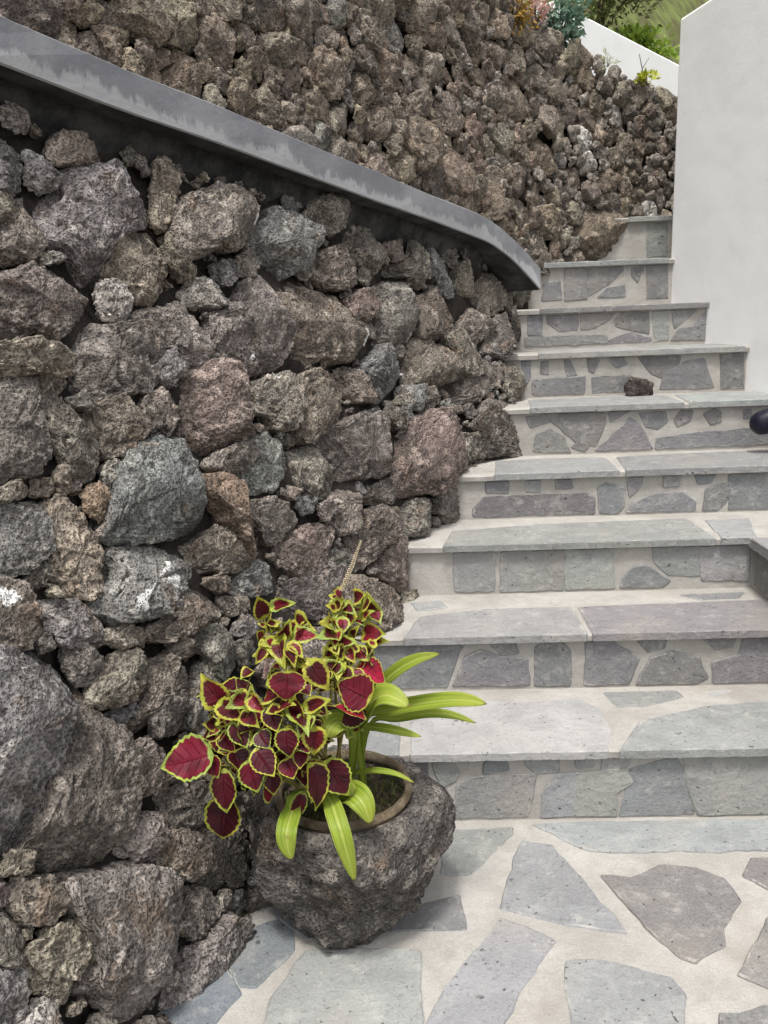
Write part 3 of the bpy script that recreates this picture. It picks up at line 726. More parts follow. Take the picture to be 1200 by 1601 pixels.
WALL = """g -40,190 0,187 20,200 40,235 50,280 35,295 0,290 -40,290
t -30,292 25,296 37,312 22,332 0,345 -30,345
n 37,300 62,297 68,320 75,350 78,380 52,408 30,405 0,408 -30,400 -30,350 15,338
g 42,232 65,228 85,255 103,262 88,290 75,300 55,285 48,262
t 95,203 130,205 165,215 180,245 160,252 125,250 100,252 86,240
g 70,320 85,295 105,260 130,256 160,262 185,245 212,245 232,275 243,325 235,350 218,357 190,362 180,385 170,425 150,440 132,410 115,385 85,372 75,350
l 62,398 80,386 112,390 112,398 95,405 72,408
t 182,368 210,358 245,362 258,380 262,420 262,455 255,468 225,462 200,448 178,432 172,420 180,395
t 245,250 265,240 280,285 275,345 262,360 245,350 245,300
p -40,420 0,417 60,410 115,408 125,425 140,450 152,485 140,510 110,520 95,530 70,515 45,525 15,500 0,480 -40,470
l 155,440 180,432 200,450 208,470 205,495 185,505 165,490 152,470
n 110,520 140,505 155,500 175,508 205,505 235,505 248,545 250,600 240,612 215,608 165,622 150,615 115,620 100,600 105,570 100,540
t -40,540 0,538 50,532 95,540 110,555 108,580 90,590 60,580 20,585 -40,585
b 60,585 105,580 108,610 95,625 70,620 62,600
d 108,620 140,610 165,622 160,635 130,640 108,630
n -50,590 0,588 50,580 62,590 70,615 55,640 75,665 90,705 75,730 48,745 35,740 0,762 -50,760
n 65,630 95,620 120,640 135,660 155,690 168,720 165,740 140,750 128,745 110,715 95,680 75,655
b 130,640 175,625 200,615 215,625 232,660 225,675 210,700 185,710 168,712 155,685 135,655
g 240,545 288,548 293,570 285,585 275,605 255,598 250,570
d 225,620 255,630 260,660 240,675 228,650
t -40,765 0,762 35,745 50,755 60,770 30,780 0,788 -40,788
b 68,742 90,745 108,760 95,772 70,768
b 100,720 120,740 128,765 112,770 95,750
o 140,770 160,750 175,770 180,800 165,815 145,790
g 220,690 232,674 250,675 255,688 290,690 300,715 325,770 342,820 325,828 260,842 180,845 178,800 185,770 200,730
l 175,720 215,712 205,735 190,780 180,785 172,750
g -50,787 0,785 40,778 90,775 82,800 78,840 85,860 60,880 45,895 0,900 -50,905
t 92,775 115,775 130,800 160,840 185,870 187,890 180,905 170,925 140,935 110,925 92,905 95,870 85,830
n 48,900 75,870 90,880 88,910 62,922 45,915
g 185,850 270,845 290,860 300,900 275,930 262,950 220,968 185,970 150,950 155,935 178,915 190,890
n -50,907 0,905 28,905 52,925 60,970 70,995 45,1005 25,1015 0,1005 -50,1005
g 62,932 100,932 140,940 150,960 165,985 165,1005 140,1015 115,1010 75,985 70,960
g -60,1020 0,1020 25,1018 60,1000 80,990 110,1015 122,1040 120,1060 115,1100 100,1150 88,1210 70,1270 55,1310 15,1345 -60,1345
d 122,1055 140,1070 150,1105 175,1125 190,1160 205,1190 215,1230 213,1265 200,1310 175,1345 135,1370 90,1368 65,1362 40,1320 60,1300 80,1240 95,1180 110,1110
t 165,985 190,975 215,978 235,995 237,1010 215,1010 190,1010 170,1000
b 180,1025 220,1010 240,1020 235,1050 220,1090 195,1100 165,1105 150,1095 150,1070 170,1040
g 235,1055 240,1085 222,1125 190,1140 172,1128 180,1112 215,1100
b 240,1030 290,1015 315,1010 322,1030 300,1060 275,1085 260,1115 235,1150 215,1160 200,1150 225,1120 242,1085
b 225,985 260,965 262,955 300,915 320,912 350,935 355,950 345,975 310,990 280,1000 255,1002 235,995
n 285,310 330,295 385,300 402,335 400,365 385,385 360,388 335,378 325,395 300,405 280,390 275,350
t 262,365 290,380 300,400 315,430 300,445 280,425 265,410
g 420,325 460,335 490,355 497,380 480,400 470,425 450,432 425,430 405,415 395,390 405,365
n 468,405 485,395 495,425 485,440 470,430
g 335,412 365,400 375,425 358,448 345,440
n 375,400 395,385 405,410 400,430 380,432
l 285,455 318,432 345,445 375,455 370,475 340,480 310,475
n 400,432 418,440 430,465 445,500 453,520 450,555 435,575 415,583 380,580 340,570 320,565 340,520 335,490 370,478 375,450
n 265,475 295,465 310,485 340,510 345,540 330,565 305,570 285,560 265,545 240,545 225,500 232,480
b 432,440 470,435 500,450 525,465 550,490 560,520 580,500 585,530 575,555 550,560 515,560 480,565 455,560 458,520 450,490
b 500,400 540,380 565,405 563,430 545,450 510,450 495,425
n 545,378 560,350 600,355 610,390 605,435 595,435 585,420 570,405
r 608,380 635,372 648,390 645,405 620,408
n 650,370 675,380 670,410 665,450 645,430 615,430 610,415 645,405
g 675,390 695,400 715,430 718,460 705,465 690,445 675,420
n 598,445 610,437 640,440 652,470 658,500 655,525 640,532 615,540 595,535 600,510 585,490 590,460
b 658,460 690,450 715,460 722,500 705,525 680,530 660,520
r 545,465 570,450 590,455 590,490 580,500 555,490
t 720,420 740,400 755,430 745,460 725,465
n 730,490 745,470 765,495 775,520 750,535 725,510
n 755,420 785,430 795,470 770,490 750,460
n 770,500 795,490 800,540 785,560 765,545
n 613,540 625,532 640,540 635,555 620,555
r 640,545 660,525 690,540 715,560 718,590 700,600 665,605 645,595 640,570
n 700,525 725,515 755,545 765,575 740,590 720,580
n 735,570 765,560 775,600 755,625 730,630 710,620 712,600
g 580,560 600,540 625,555 637,575 630,600 610,620 595,612 575,595 565,575
b 527,580 555,568 575,595 600,615 590,630 565,625 540,605
g 635,600 665,600 668,625 655,640 640,635
n 668,605 690,605 698,625 680,640 665,630
g 695,625 715,622 712,640 697,640
n 510,680 545,655 590,648 620,665 630,690 625,725 605,742 570,745 540,750 545,730 515,700
r 635,690 650,655 670,640 700,645 720,680 735,710 725,745 700,760 665,770 635,775 632,740
g 560,645 605,632 605,642 570,652
d 610,625 640,640 645,660 630,670 610,650
d 745,650 760,632 800,625 812,660 818,690 812,708 790,712 755,710 760,680 740,665
n 730,680 750,678 758,705 752,722 730,722
r 295,580 315,568 345,570 375,590 390,605 397,640 393,665 395,680 370,690 335,712 315,710 300,685 285,650 270,625 275,600
n 400,600 425,585 463,580 472,610 465,640 455,668 430,665 420,645 400,640
b 475,590 500,580 530,575 545,605 552,630 545,655 510,675 480,690 468,660 470,620
n 335,725 355,700 385,688 405,670 410,715 390,735 360,738
g 408,685 425,668 440,690 455,720 463,745 455,760 425,770 390,765 380,745 405,725 412,700
n 460,700 500,690 525,710 535,740 545,755 540,770 515,780 490,775 470,760 465,730
o 325,745 360,740 380,755 385,790 400,810 420,840 428,860 410,875 380,850 350,800 330,775
b 295,860 345,825 380,830 405,860 408,880 395,892 370,895 340,890 305,900 298,880
n 390,790 410,780 435,780 470,785 478,805 475,830 450,845 425,845 415,820 400,800
g 475,770 495,775 500,795 485,805 475,790
n 500,790 525,775 535,790 515,810 500,805
r 450,850 480,825 515,815 530,840 525,870 500,890 478,898 455,885
b 525,780 545,765 570,775 578,805 565,830 540,835 525,815
g 372,915 400,880 420,873 440,895 445,912 430,925 400,930 375,925
b 328,905 350,895 368,900 368,920 350,925 332,915
n 360,930 395,930 405,950 385,960 360,955
n 310,985 345,978 365,990 375,1020 380,1040 365,1065 345,1055 330,1025 312,1010
g 375,980 398,955 405,985 395,1000 370,990
d 370,1005 400,1000 410,1030 390,1050 375,1030
p 440,925 475,905 510,880 545,890 575,920 560,945 520,960 480,965 450,950
b 545,900 590,905 625,920 640,935 635,950 605,970 575,990 540,970
r 580,870 600,850 620,840 650,845 665,880 660,910 640,925 615,910
p 555,840 580,800 600,790 635,810 630,845 600,850 590,880 570,890
n 630,800 655,780 685,785 690,815 665,835 640,835
n 600,755 630,745 635,780 605,790 580,785
n 690,770 720,760 728,800 705,815 690,800
d 520,870 550,845 565,890 540,900 515,885
n 205,1285 225,1270 260,1275 273,1300 270,1335 250,1352 215,1340 195,1325
b 215,1170 245,1150 275,1165 290,1200 265,1235 235,1245 215,1215
d 260,1240 300,1220 340,1240 350,1280 320,1300 285,1290
b 285,1295 325,1300 345,1340 320,1375 285,1365 265,1345
d 250,1090 280,1080 310,1100 300,1140 265,1155 245,1130
n 120,1370 165,1370 205,1350 245,1355 275,1375 300,1410 295,1440 280,1480 250,1540 235,1590 215,1605 195,1605 185,1570 150,1545 155,1500 150,1470 130,1440 115,1420
b 30,1372 90,1370 110,1395 105,1420 80,1445 60,1445 35,1420
p -40,1395 20,1372 37,1390 30,1410 0,1425 -40,1420
t 15,1340 40,1328 62,1345 65,1362 40,1368 0,1370 0,1355
n -40,1440 20,1420 50,1445 45,1480 30,1510 0,1510 -40,1510
t 65,1475 95,1450 125,1440 145,1460 157,1485 135,1515 110,1540 95,1558 75,1550 45,1505
g -40,1520 50,1515 65,1545 55,1590 30,1620 -40,1620
t 90,1560 115,1542 138,1548 110,1580
l 60,1560 90,1570 100,1620 40,1620
d 300,1390 330,1385 355,1410 350,1440 320,1465 295,1450
d 310,1300 370,1290 400,1330 390,1380 350,1395 325,1370
d 300,1060 335,1065 345,1110 325,1150 300,1130
n 350,1075 395,1065 430,1100 415,1150 365,1150 345,1120
b 420,1000 470,985 500,1020 480,1070 430,1070
n 480,985 540,985 570,1010 545,1060 500,1050
d 440,1090 510,1075 530,1130 490,1180 440,1160
b 330,1160 400,1165 410,1220 350,1235 315,1200
n 108,1012 150,1008 168,1035 150,1075 122,1062
b 262,1000 300,998 335,1012 305,1028 268,1028
b 232,615 268,600 288,640 264,682 236,668
n 340,1020 372,1030 362,1075 335,1080 318,1052
d 60,985 90,990 95,1010 70,1018"""
# white lichen or paint on three stones, in picture positions on the wall
LICHEN = [(240, 900, 11), (268, 910, 10), (205, 946, 12), (262, 885, 7), (15, 938, 12), (634, 575, 7), (578, 520, 9), (577, 535, 7), (398, 345, 7), (2, 925, 8), (428, 586, 6), (395, 560, 4)]
LUV = [(wall_uv(x, y), r) for x, y, r in LICHEN]
polys = []
def wall_stone(poly, key, seed, inset=0.0, small=False):
    c, A = centroid(poly)
    R0 = math.sqrt(A / math.pi)
    poly = [c + (np.array(q) - c) * 1.085 for q in poly]
    if R0 > 0.07: nth, nph = 84, 46
    elif R0 > 0.045: nth, nph = 64, 34
    elif R0 > 0.025: nth, nph = 44, 22
    else: nth, nph = 26, 13
    lr = np.random.default_rng(seed)
    depth = min(max(0.55 * R0, 0.018), 0.062) * lr.uniform(0.85, 1.15)
    c, pts, F, R = rock(poly, nth, nph, depth, seed, facets=int(lr.integers(8, 15)), flat=lr.uniform(0.22, 0.33), lo=0.50, tmax=0.9)
    w0 = lr.uniform(-0.028, -0.004) - inset
    org = wall_pt(c[0], c[1], w0)
    fa, fb, fn = wall_frame(c[0], c[1])
    V = org + pts[:, :1] * fa + pts[:, 1:2] * fb + pts[:, 2:] * fn
    lic = np.zeros(len(V))
    for (lu, lv), r in LUV:
        d = np.hypot(pts[:, 0] + c[0] - lu, pts[:, 1] + c[1] - lv)
        rr = r / FPX * 2.2 * max(1.0, np.linalg.norm(org - CAM) / 1.6)
        lic = np.maximum(lic, np.clip(1.15 - d / rr * 0.6, 0, 1) * (pts[:, 2] > 0))
    return obj('stone', V, F, M_LAVA, wall, smooth=True, origin=org, attrs={'lichen': lic}, color=jitcol(key, lr))
for i, line in enumerate(WALL.split('\n')):
    key, s = line.split(' ', 1)
    poly = np.array([wall_uv(x, y) for x, y in P(s)])
    poly[:, 1] = np.minimum(np.maximum(poly[:, 1], -0.06), w_top(poly[:, 0]) - 0.03)
    poly[:, 0] = np.minimum(poly[:, 0], UEND - 0.01)
    polys.append(poly)
    wall_stone(poly, key, 1000 + i)
# chinking stones between the boulders, and the wall going on beyond the frame
sd_i = 3000
for r, tries, inset in ((0.10, 900, 0.0), (0.07, 1500, 0.0), (0.048, 2000, 0.008), (0.03, 2400, 0.004), (0.02, 4500, 0.006), (0.012, 6000, 0.008)):
    for _ in range(tries):
        pt = rng.uniform((-1.8, -0.02), (UEND - 0.02, 1.9))
        if pt[1] > w_top(pt[0]) - 0.05: continue
        if r < 0.018 and pt[0] < -0.35: continue
        base = 0.0
        yw = 1.15 + WD[1] * pt[0]
        for yy, zz in zip(STEP_Y, STEP_Z):
            if yw > yy + 0.05: base = zz
        if pt[1] < base - 0.04: continue
        if not clear_of(pt, polys, r * 0.86): continue
        k = rng.integers(6, 9)
        a = rng.uniform(0, 6.28) + (np.arange(k) + rng.uniform(-0.25, 0.25, k)) * 2 * math.pi / k
        a.sort()
        poly = pt + np.stack([np.cos(a) * 1.1, np.sin(a) * 0.95], 1) * (r * rng.uniform(0.8, 1.2, (k, 1)))
        polys.append(poly)
        sd_i += 1
        wall_stone(poly, 'nbdgtrdn'[rng.integers(0, 8)], sd_i, inset)

# coping: front edge path, level, then dropping at its end
H0 = 0.088
def cop_path():
    b = ony(788, 386, 3.52); a = ony(0, 101, 1.67)
    d = (b - a); L = np.linalg.norm(d); d /= L
    pts = [a + d * t for t in np.linspace(-1.9, L - 0.22, 34)]
    e = ony(845, 453, 3.62)
    p1, c1 = a + d * (L - 0.22), b + d * 0.03
    for t in np.linspace(0.1, 1, 12):
        pts.append((1 - t) ** 2 * p1 + 2 * t * (1 - t) * c1 + t * t * e)
    return pts, d
cpts, cdir = cop_path()
V, F, hh, al = [], [], [], []
s = 0.0
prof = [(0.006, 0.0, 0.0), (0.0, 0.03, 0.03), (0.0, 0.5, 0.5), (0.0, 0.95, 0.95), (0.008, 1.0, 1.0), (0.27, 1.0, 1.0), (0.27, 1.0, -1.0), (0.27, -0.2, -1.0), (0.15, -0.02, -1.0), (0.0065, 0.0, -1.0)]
m = len(prof)
for i, p in enumerate(cpts):
    if i: s += np.linalg.norm(p - cpts[i - 1])
    t = cpts[min(i + 1, len(cpts) - 1)] - cpts[max(i - 1, 0)]
    t[2] = 0; t /= np.linalg.norm(t)
    if i > 33:                                                # at the bend keep the mitre gentle so the back does not fold over
        wgt = (i - 33) / (len(cpts) - 34)
        t = cdir * (1 - 0.35 * wgt) + t * 0.35 * wgt; t[2] = 0; t /= np.linalg.norm(t)
    back = np.array([-t[1], t[0], 0])
    wob = 0.003 * noise3(np.array([[s * 4, 0.5, 0.2]]))[0]
    for b, z, h in prof:
        wob2 = 0.0035 * noise3(np.array([[s * 23, z * 3, 1.1]]))[0]
        V.append(p + back * (b + wob + wob2) + np.array([0, 0, z * H0 + (0.004 * noise3(np.array([[s * 3, z * 2, 7.0]]))[0])]))
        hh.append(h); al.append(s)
n = len(cpts)
for i in range(n - 1):
    for j in range(m):
        j2 = (j + 1) % m
        F.append((i * m + j, (i + 1) * m + j, (i + 1) * m + j2, i * m + j2))
F.append(tuple(range(m))); F.append(tuple((n - 1) * m + j for j in range(m))[::-1])
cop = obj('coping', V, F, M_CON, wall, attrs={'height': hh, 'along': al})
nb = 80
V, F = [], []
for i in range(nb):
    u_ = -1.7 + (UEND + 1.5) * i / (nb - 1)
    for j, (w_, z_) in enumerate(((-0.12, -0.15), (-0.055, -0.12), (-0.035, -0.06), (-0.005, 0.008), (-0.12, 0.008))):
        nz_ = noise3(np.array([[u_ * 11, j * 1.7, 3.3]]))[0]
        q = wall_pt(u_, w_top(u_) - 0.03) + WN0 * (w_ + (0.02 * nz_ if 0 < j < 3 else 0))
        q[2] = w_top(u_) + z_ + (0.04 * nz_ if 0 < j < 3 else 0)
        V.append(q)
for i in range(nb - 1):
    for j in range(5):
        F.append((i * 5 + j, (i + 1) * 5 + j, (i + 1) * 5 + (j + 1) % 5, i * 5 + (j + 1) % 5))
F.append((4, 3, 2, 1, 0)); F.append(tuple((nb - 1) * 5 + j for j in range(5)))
bed = obj('shaded_bedding_mortar', V, F, mat_earth('shaded_cement', (0.05, 0.05, 0.05), (0.14, 0.137, 0.132), 12), wall, smooth=True)  # smeared mortar, coloured darker to carry the shade below the coping
cop['label'] = 'smooth grey concrete coping with pale drips along its lower edge'

# ------------------------------------------------------------------ upper wall
UP = np.array([(-3.0, -0.45), (-2.6, .05), (-1.6, 1.3), (-1.0, 2.05), (0.0, 3.35), (.5, 4.0), (.75, 4.28), (1.2, 4.56), (1.9, 4.98), (3.2, 5.8)])
seg = np.linalg.norm(np.diff(UP, axis=0), axis=1)
cum = np.concatenate([[0], np.cumsum(seg)])
def up_pt(s, z, w=0.0):
    s = min(max(s, 0), cum[-1] - 1e-6)
    i = int(np.searchsorted(cum, s, 'right') - 1)
    t = (s - cum[i]) / seg[i]
    p = UP[i] * (1 - t) + UP[i + 1] * t
    def dirn(k):
        k = min(max(k, 0), len(seg) - 1)
        return (UP[k + 1] - UP[k]) / seg[k]
    d = dirn(i)
    if t > 0.5: d = d * (1.5 - t) + dirn(i + 1) * (t - 0.5)
    else: d = d * (t + 0.5) + dirn(i - 1) * (0.5 - t)
    d /= np.linalg.norm(d)
    nrm = np.array([d[1], -d[0], 0.0])
    return np.array([p[0], p[1], z]) + nrm * (w - 0.07 * (z - 1.5)), np.array([d[0], d[1], 0.0]), nrm
def up_top(s):
    pt, _, _ = up_pt(s, 2.4)
    return float(np.interp(pt[0], [-1.0, 0.3, 0.6, 0.82, 1.02, 1.16, 1.4, 3.0], [2.74, 2.60, 2.51, 2.42, 2.34, 2.29, 2.25, 2.1]))
upper = empty('rubble_stone_wall', (0.2, 3.6, 1.45))
tag(upper, 'tall retaining wall of small brown lava rubble rising behind the grey coping', 'wall')
ns, nz = 110, 26
V, F = [], []
for layer, wl_ in ((0, -0.055), (1, -0.5)):
    for j in range(nz):
        for i in range(ns):
            s_ = cum[-1] * i / (ns - 1)
            z = 1.2 + (up_top(s_) + 0.0 - 1.2) * j / (nz - 1)
            V.append(up_pt(s_, z, wl_)[0])
V = np.array(V)
N = ns * nz
V[:N, 2] += 0; V[:N] += (0.025 * fbm(V[:N] * 8, 3, 0.6))[:, None] * np.array([0.8, -0.6, 0])
for j in range(nz - 1):
    for i in range(ns - 1):
        a = j * ns + i
        F.append((a, a + 1, a + ns + 1, a + ns)); F.append((N + a, N + a + ns, N + a + ns + 1, N + a + 1))
for i in range(ns - 1):
    a = (nz - 1) * ns + i; F.append((a, a + 1, N + a + 1, N + a)); F.append((i, N + i, N + i + 1, i + 1))
obj('rubble_core', V, F, M_CORE, upper, smooth=True)
# seeds
lr = np.random.default_rng(21)
seeds = []
BIGS = [(940, 372, 0.145), (690, 100, 0.075), (600, 190, 0.07), (1000, 300, 0.05)]
def up_hit(x, y):
    d = ray(x, y)
    for i in range(len(seg)):
        a, b = UP[i], UP[i + 1]
        Mx = np.array([[d[0], -(b[0] - a[0])], [d[1], -(b[1] - a[1])]])
        t, s_ = np.linalg.solve(Mx, a)
        if t > 0 and 0 <= s_ <= 1: return cum[i] + s_ * seg[i], CAM[2] + d[2] * t
for x, y, r in BIGS:
    s_, z_ = up_hit(x, y); seeds.append((s_, z_, r))
arr = np.array(seeds)
S0, S1 = cum[2] - 0.3, cum[8] + 0.05
for r, tries in ((0.095, 50), (0.072, 260), (0.052, 900), (0.038, 3000), (0.027, 7000), (0.019, 7000)):
    for _ in range(tries):
        s_ = lr.uniform(S0, S1)
        z_ = lr.uniform(1.42, up_top(s_) + 0.02)
        if r > 0.06 and s_ > cum[6]: continue
        if ((arr[:, 0] - s_) ** 2 + (arr[:, 1] - z_) ** 2 < ((arr[:, 2] + r) * 0.84) ** 2).any(): continue
        seeds.append((s_, z_, r)); arr = np.array(seeds)
def up_stone(i, nth, nph, depth):
    p = arr[i, :2]; r = arr[i, 2]
    lr = np.random.default_rng(5000 + i)
    dq = np.delete(arr, i, 0)
    v = dq[:, :2] - p
    near = np.hypot(v[:, 0], v[:, 1]) < 0.4
    v = v[near]; rq = dq[near, 2]
    th = np.arange(16) * 2 * math.pi / 16
    e = np.stack([np.cos(th), np.sin(th)], 1)
    dot = v @ e.T
    t = ((v ** 2).sum(1) + r * r - rq ** 2)[:, None] / (2 * np.where(dot > 1e-6, dot, 1e-6))
    rad = np.minimum(t.min(0), r * 1.9) * lr.uniform(0.93, 1.06, 16)
    rad = np.maximum(rad, r * 0.5)
    poly = p + e * rad[:, None] * 1.11
    c, pts, F, R = rock(poly, nth, nph, depth, 5000 + i, rough=1.0, facets=int(lr.integers(9, 15)), flat=lr.uniform(0.26, 0.42), lo=0.50, tmax=1.1)
    o, d, nrm = up_pt(c[0], c[1], lr.uniform(-0.022, 0.014))
    tilt = lr.normal(0, 0.12, 2)
    w = pts[:, 2] + pts[:, 0] * tilt[0] + pts[:, 1] * tilt[1]
    V = o + pts[:, :1] * d + pts[:, 1:2] * np.array([0, 0, 1.0]) + w[:, None] * nrm
    return o, V, F, lr
vis = []
for i in range(len(arr)):
    o, _, _ = up_pt(arr[i, 0], arr[i, 1])
    d = o - CAM
    x = 600 + FPX * (d @ CR) / (d @ CF); y = 800.5 - FPX * (d @ CU) / (d @ CF)
    inside = -20 < x < 1060 and -30 < y < 420 and y < 30 + 0.42 * x + 20
    vis.append((arr[i, 2] / (d @ CF) if inside else 0.0))
order = np.argsort(-np.array(vis))
KEYS = 'nnbbbttgnbdn'
rest = []
tints = []
for rank, i in enumerate(order):
    r = arr[i, 2]
    dep = r * np.random.default_rng(i).uniform(0.55, 0.85)
    if rank < 299 and vis[i] > 0:
        big = vis[i] > 0.016
        o, V, F, lr = up_stone(i, 44 if big else 32, 22 if big else 16, dep)
        key = KEYS[lr.integers(0, len(KEYS))]
        if lr.uniform() < 0.06 and up_pt(arr[i, 0], 2)[0][0] > 0.6: key = 'l'
        c = jitcol(key, lr) * np.array([1.02, 0.97, 0.90])
        if key == 'l': c = np.array((0.55, 0.53, 0.49))
        lic = np.zeros(len(V))
        if lr.uniform() < 0.03: lic += 0.52
        obj('stone', V, F, M_LAVA, upper, smooth=True, origin=o, color=c, attrs={'lichen': lic})
    else:
        o, V, F, lr = up_stone(i, 22, 11, dep)
        rest.append((V, F)); tints += [lr.uniform(-0.35, 0.35)] * len(V)
V, F = join(rest)
o = obj('small_stones', V, F, M_LAVA, upper, smooth=True, color=PAL['n'], attrs={'tint': tints})
o['kind'] = 'stuff'
# terrace soil between the two walls and behind the upper wall
def strip(name, A, B, mat, nz=8, amp=0.02):
    V, F = [], []
    n = len(A)
    for j in range(nz):
        t = j / (nz - 1)
        for a, b in zip(A, B): V.append(np.array(a) * (1 - t) + np.array(b) * t)
    V = np.array(V, float)
    V[:, 2] += amp * fbm(V * 3, 4)
    for j in range(nz - 1):
        for i in range(n - 1):
            a = j * n + i
            F.append((a, a + 1, a + n + 1, a + n))
    o = obj(name, V, F, mat, smooth=True)
    o['kind'] = 'structure'
    return o
ss = np.linspace(0.2, cum[5] + 0.2, 30)
A = [up_pt(s_, 1.56, -0.1)[0] for s_ in ss]
for a in A: a[2] = 1.5
uu = np.linspace(-1.8, UEND - 0.15, 30)
B = [wall_pt(u, w_top(u) - 0.02, -0.14) for u in uu]
for a, b in zip(A, B): a[2] = b[2]
strip('terrace_soil', B, A, M_EARTH)

# hill behind: a shelf behind the upper wall, then the slope
pa, pb = onz(905, 20, 3.0), onz(1060, 100, 3.0)
pd = (pb - pa) / np.linalg.norm(pb - pa)
pn = np.array([pd[1], -pd[0], 0])
def hill_h(x, y):
    q = np.array([x, y, 0.0]) - pa
    back = -(q @ pn)
    if back < -0.1: return 2.16 + 0.06 * max(back + 1.5, 0)
    return 2.30 + max(back - 0.25, 0) * 0.55 + max(back - 1.6, 0) * 1.1
V = []
offs = np.concatenate([np.linspace(0.14, 2.2, 14), np.linspace(2.6, 30, 30)])
along = np.concatenate([np.linspace(-9, -1, 12), np.linspace(-0.7, 7, 34), np.linspace(7.6, 40, 26)])
for of in offs:
    for al_ in along:
        q = np.array([0.5, 4.0, 0]) + pd * al_ - pn * of
        s_ = up_pt(min(max(al_ + cum[5], 0), cum[-1]), 2)[0]
        if of < 0.2: q = np.array([s_[0], s_[1], 0]) - pn * 0.12 if -3 < al_ < 3 else q
        V.append((q[0], q[1], hill_h(q[0], q[1])))
V = np.array(V); V[:, 2] += 0.07 * fbm(V * 1.1, 4)
n = len(along)
F = [(j * n + i, j * n + i + 1, (j + 1) * n + i + 1, (j + 1) * n + i) for j in range(len(offs) - 1) for i in range(n - 1)]
hill = obj('hillside', V, F, M_HILL, smooth=True)
hill['kind'] = 'structure'

# white garden parapet beyond the upper wall
pd = (pb - pa) / np.linalg.norm(pb - pa)
pn = np.array([pd[1], -pd[0], 0])
a0, a1 = pa - pd * 0.3, pb + pd * 2.5
V = []
for q in (a0, a1):
    for w, z in ((0, 1.9), (0, 2.99), (0.008, 3.0), (-0.17, 3.0), (-0.18, 2.99), (-0.18, 1.9)):
        qq = q + pn * (w if w <= 0 else -w); V.append((qq[0], qq[1], z))
F = [(i, 6 + i, 6 + (i + 1) % 6, (i + 1) % 6) for i in range(6)] + [tuple(range(6)), tuple(range(11, 5, -1))]
tag(obj('garden_parapet', V, F, M_WHITE), 'low whitewashed garden parapet showing above the rubble wall', 'parapet')

# ------------------------------------------------------------------ white house wall at the right
C0 = np.array([1.238, 4.165, 0]); hd = np.array([0.215, -0.977, 0.0]); hd /= np.linalg.norm(hd)
hn = np.array([-hd[1], hd[0], 0]); hn = hn if hn[0] > 0 else -hn
C1 = C0 + hd * 1.32
foot = [C0, C1, C1 + hn * 3.6, C0 + hn * 3.6 + np.array([0, 0.2, 0])]
def bevel_prism(foot, z0, z1, b):
    m = len(foot)
    f = [np.array(q, float) for q in foot]
    cx = sum(f) / m
    ring = []
    for i in range(m):
        p, q, r_ = f[i - 1], f[i], f[(i + 1) % m]
        e1 = (p - q) / np.linalg.norm(p - q); e2 = (r_ - q) / np.linalg.norm(r_ - q)
        for t in (0.0, 0.5, 1.0):
            ring.append(q + e1 * b * (1 - t) ** 2 + e2 * b * t ** 2)
    n = len(ring)
    V = []
    for z, ins in ((z0, 0), (z1 - b, 0), (z1 - b * 0.3, b * 0.3), (z1, b)):
        for q in ring:
            d = cx - q; d[2] = 0; d /= np.linalg.norm(d)
            w = q + d * ins
            V.append((w[0], w[1], z))
    F = []
    for j in range(3):
        for i in range(n):
            i2 = (i + 1) % n
            F.append((j * n + i, j * n + i2, (j + 1) * n + i2, (j + 1) * n + i))
    F.append(tuple(3 * n + i for i in range(n))); F.append(tuple(range(n))[::-1])
    return V, F
V, F = bevel_prism(foot, -0.02, 2.488, 0.012)
# make outward winding
o = obj('white_house_wall', V, F, M_WHITE)
tag(o, 'tall plain whitewashed house wall rising beside the upper steps', 'wall')

# ------------------------------------------------------------------ boulder planter
PC = np.array([-0.172, 1.555, 0.0])
planter = empty('boulder_planter', tuple(PC))
tag(planter, 'hollowed dark lava boulder used as a planter, standing on the paving below the steps', 'planter')
def lathe(prof, seg, c, disp=None):
    V, F = [], []
    for r, z in prof:
        for k in range(seg):
            th = 2 * math.pi * k / seg
            V.append((c[0] + r * math.cos(th), c[1] + r * math.sin(th), c[2] + z))
    m = len(prof)
    for j in range(m - 1):
        for k in range(seg):
            k2 = (k + 1) % seg
            F.append((j * seg + k, j * seg + k2, (j + 1) * seg + k2, (j + 1) * seg + k))
    return np.array(V), F
prof = [(0.0, 0.004), (0.06, 0.0), (0.092, 0.004)]
zz = np.linspace(0.012, 0.27, 46)
rr = np.interp(zz, [0.0, 0.03, 0.07, 0.12, 0.17, 0.22, 0.25, 0.27], [0.095, 0.135, 0.170, 0.196, 0.210, 0.213, 0.203, 0.190])
prof += list(zip(rr, zz)) + [(0.176, 0.284), (0.160, 0.288), (0.142, 0.284), (0.132, 0.27), (0.13, 0.22)]
PV, PF = lathe(prof, 110, (0, 0, 0))
lr = np.random.default_rng(77)
cen = np.array([0, 0, 0.15])
outer = np.hypot(PV[:, 0], PV[:, 1]) > 0.05
inner_i = len(PV) - 110 * 3
q = PV - cen
q[:, 0] *= 1.03
for a, tilt, f_ in ((-1.95, 1.75, 0.80), (-2.9, 1.5, 0.86), (-0.6, 1.45, 0.90), (-1.2, 2.05, 0.84), (0.6, 1.4, 0.9), (2.0, 1.5, 0.88), (-2.4, 2.3, 0.88), (-0.1, 2.2, 0.86)):
    n_ = np.array([math.cos(a) * math.sin(tilt), math.sin(a) * math.sin(tilt), math.cos(tilt)])
    d_ = (q[:inner_i] @ n_).max() * f_
    ex = np.maximum(q[:inner_i] @ n_ - d_, 0)
    q[:inner_i] -= ex[:, None] * n_ * 0.9
nr = q / (np.linalg.norm(q, axis=1)[:, None] + 1e-9)
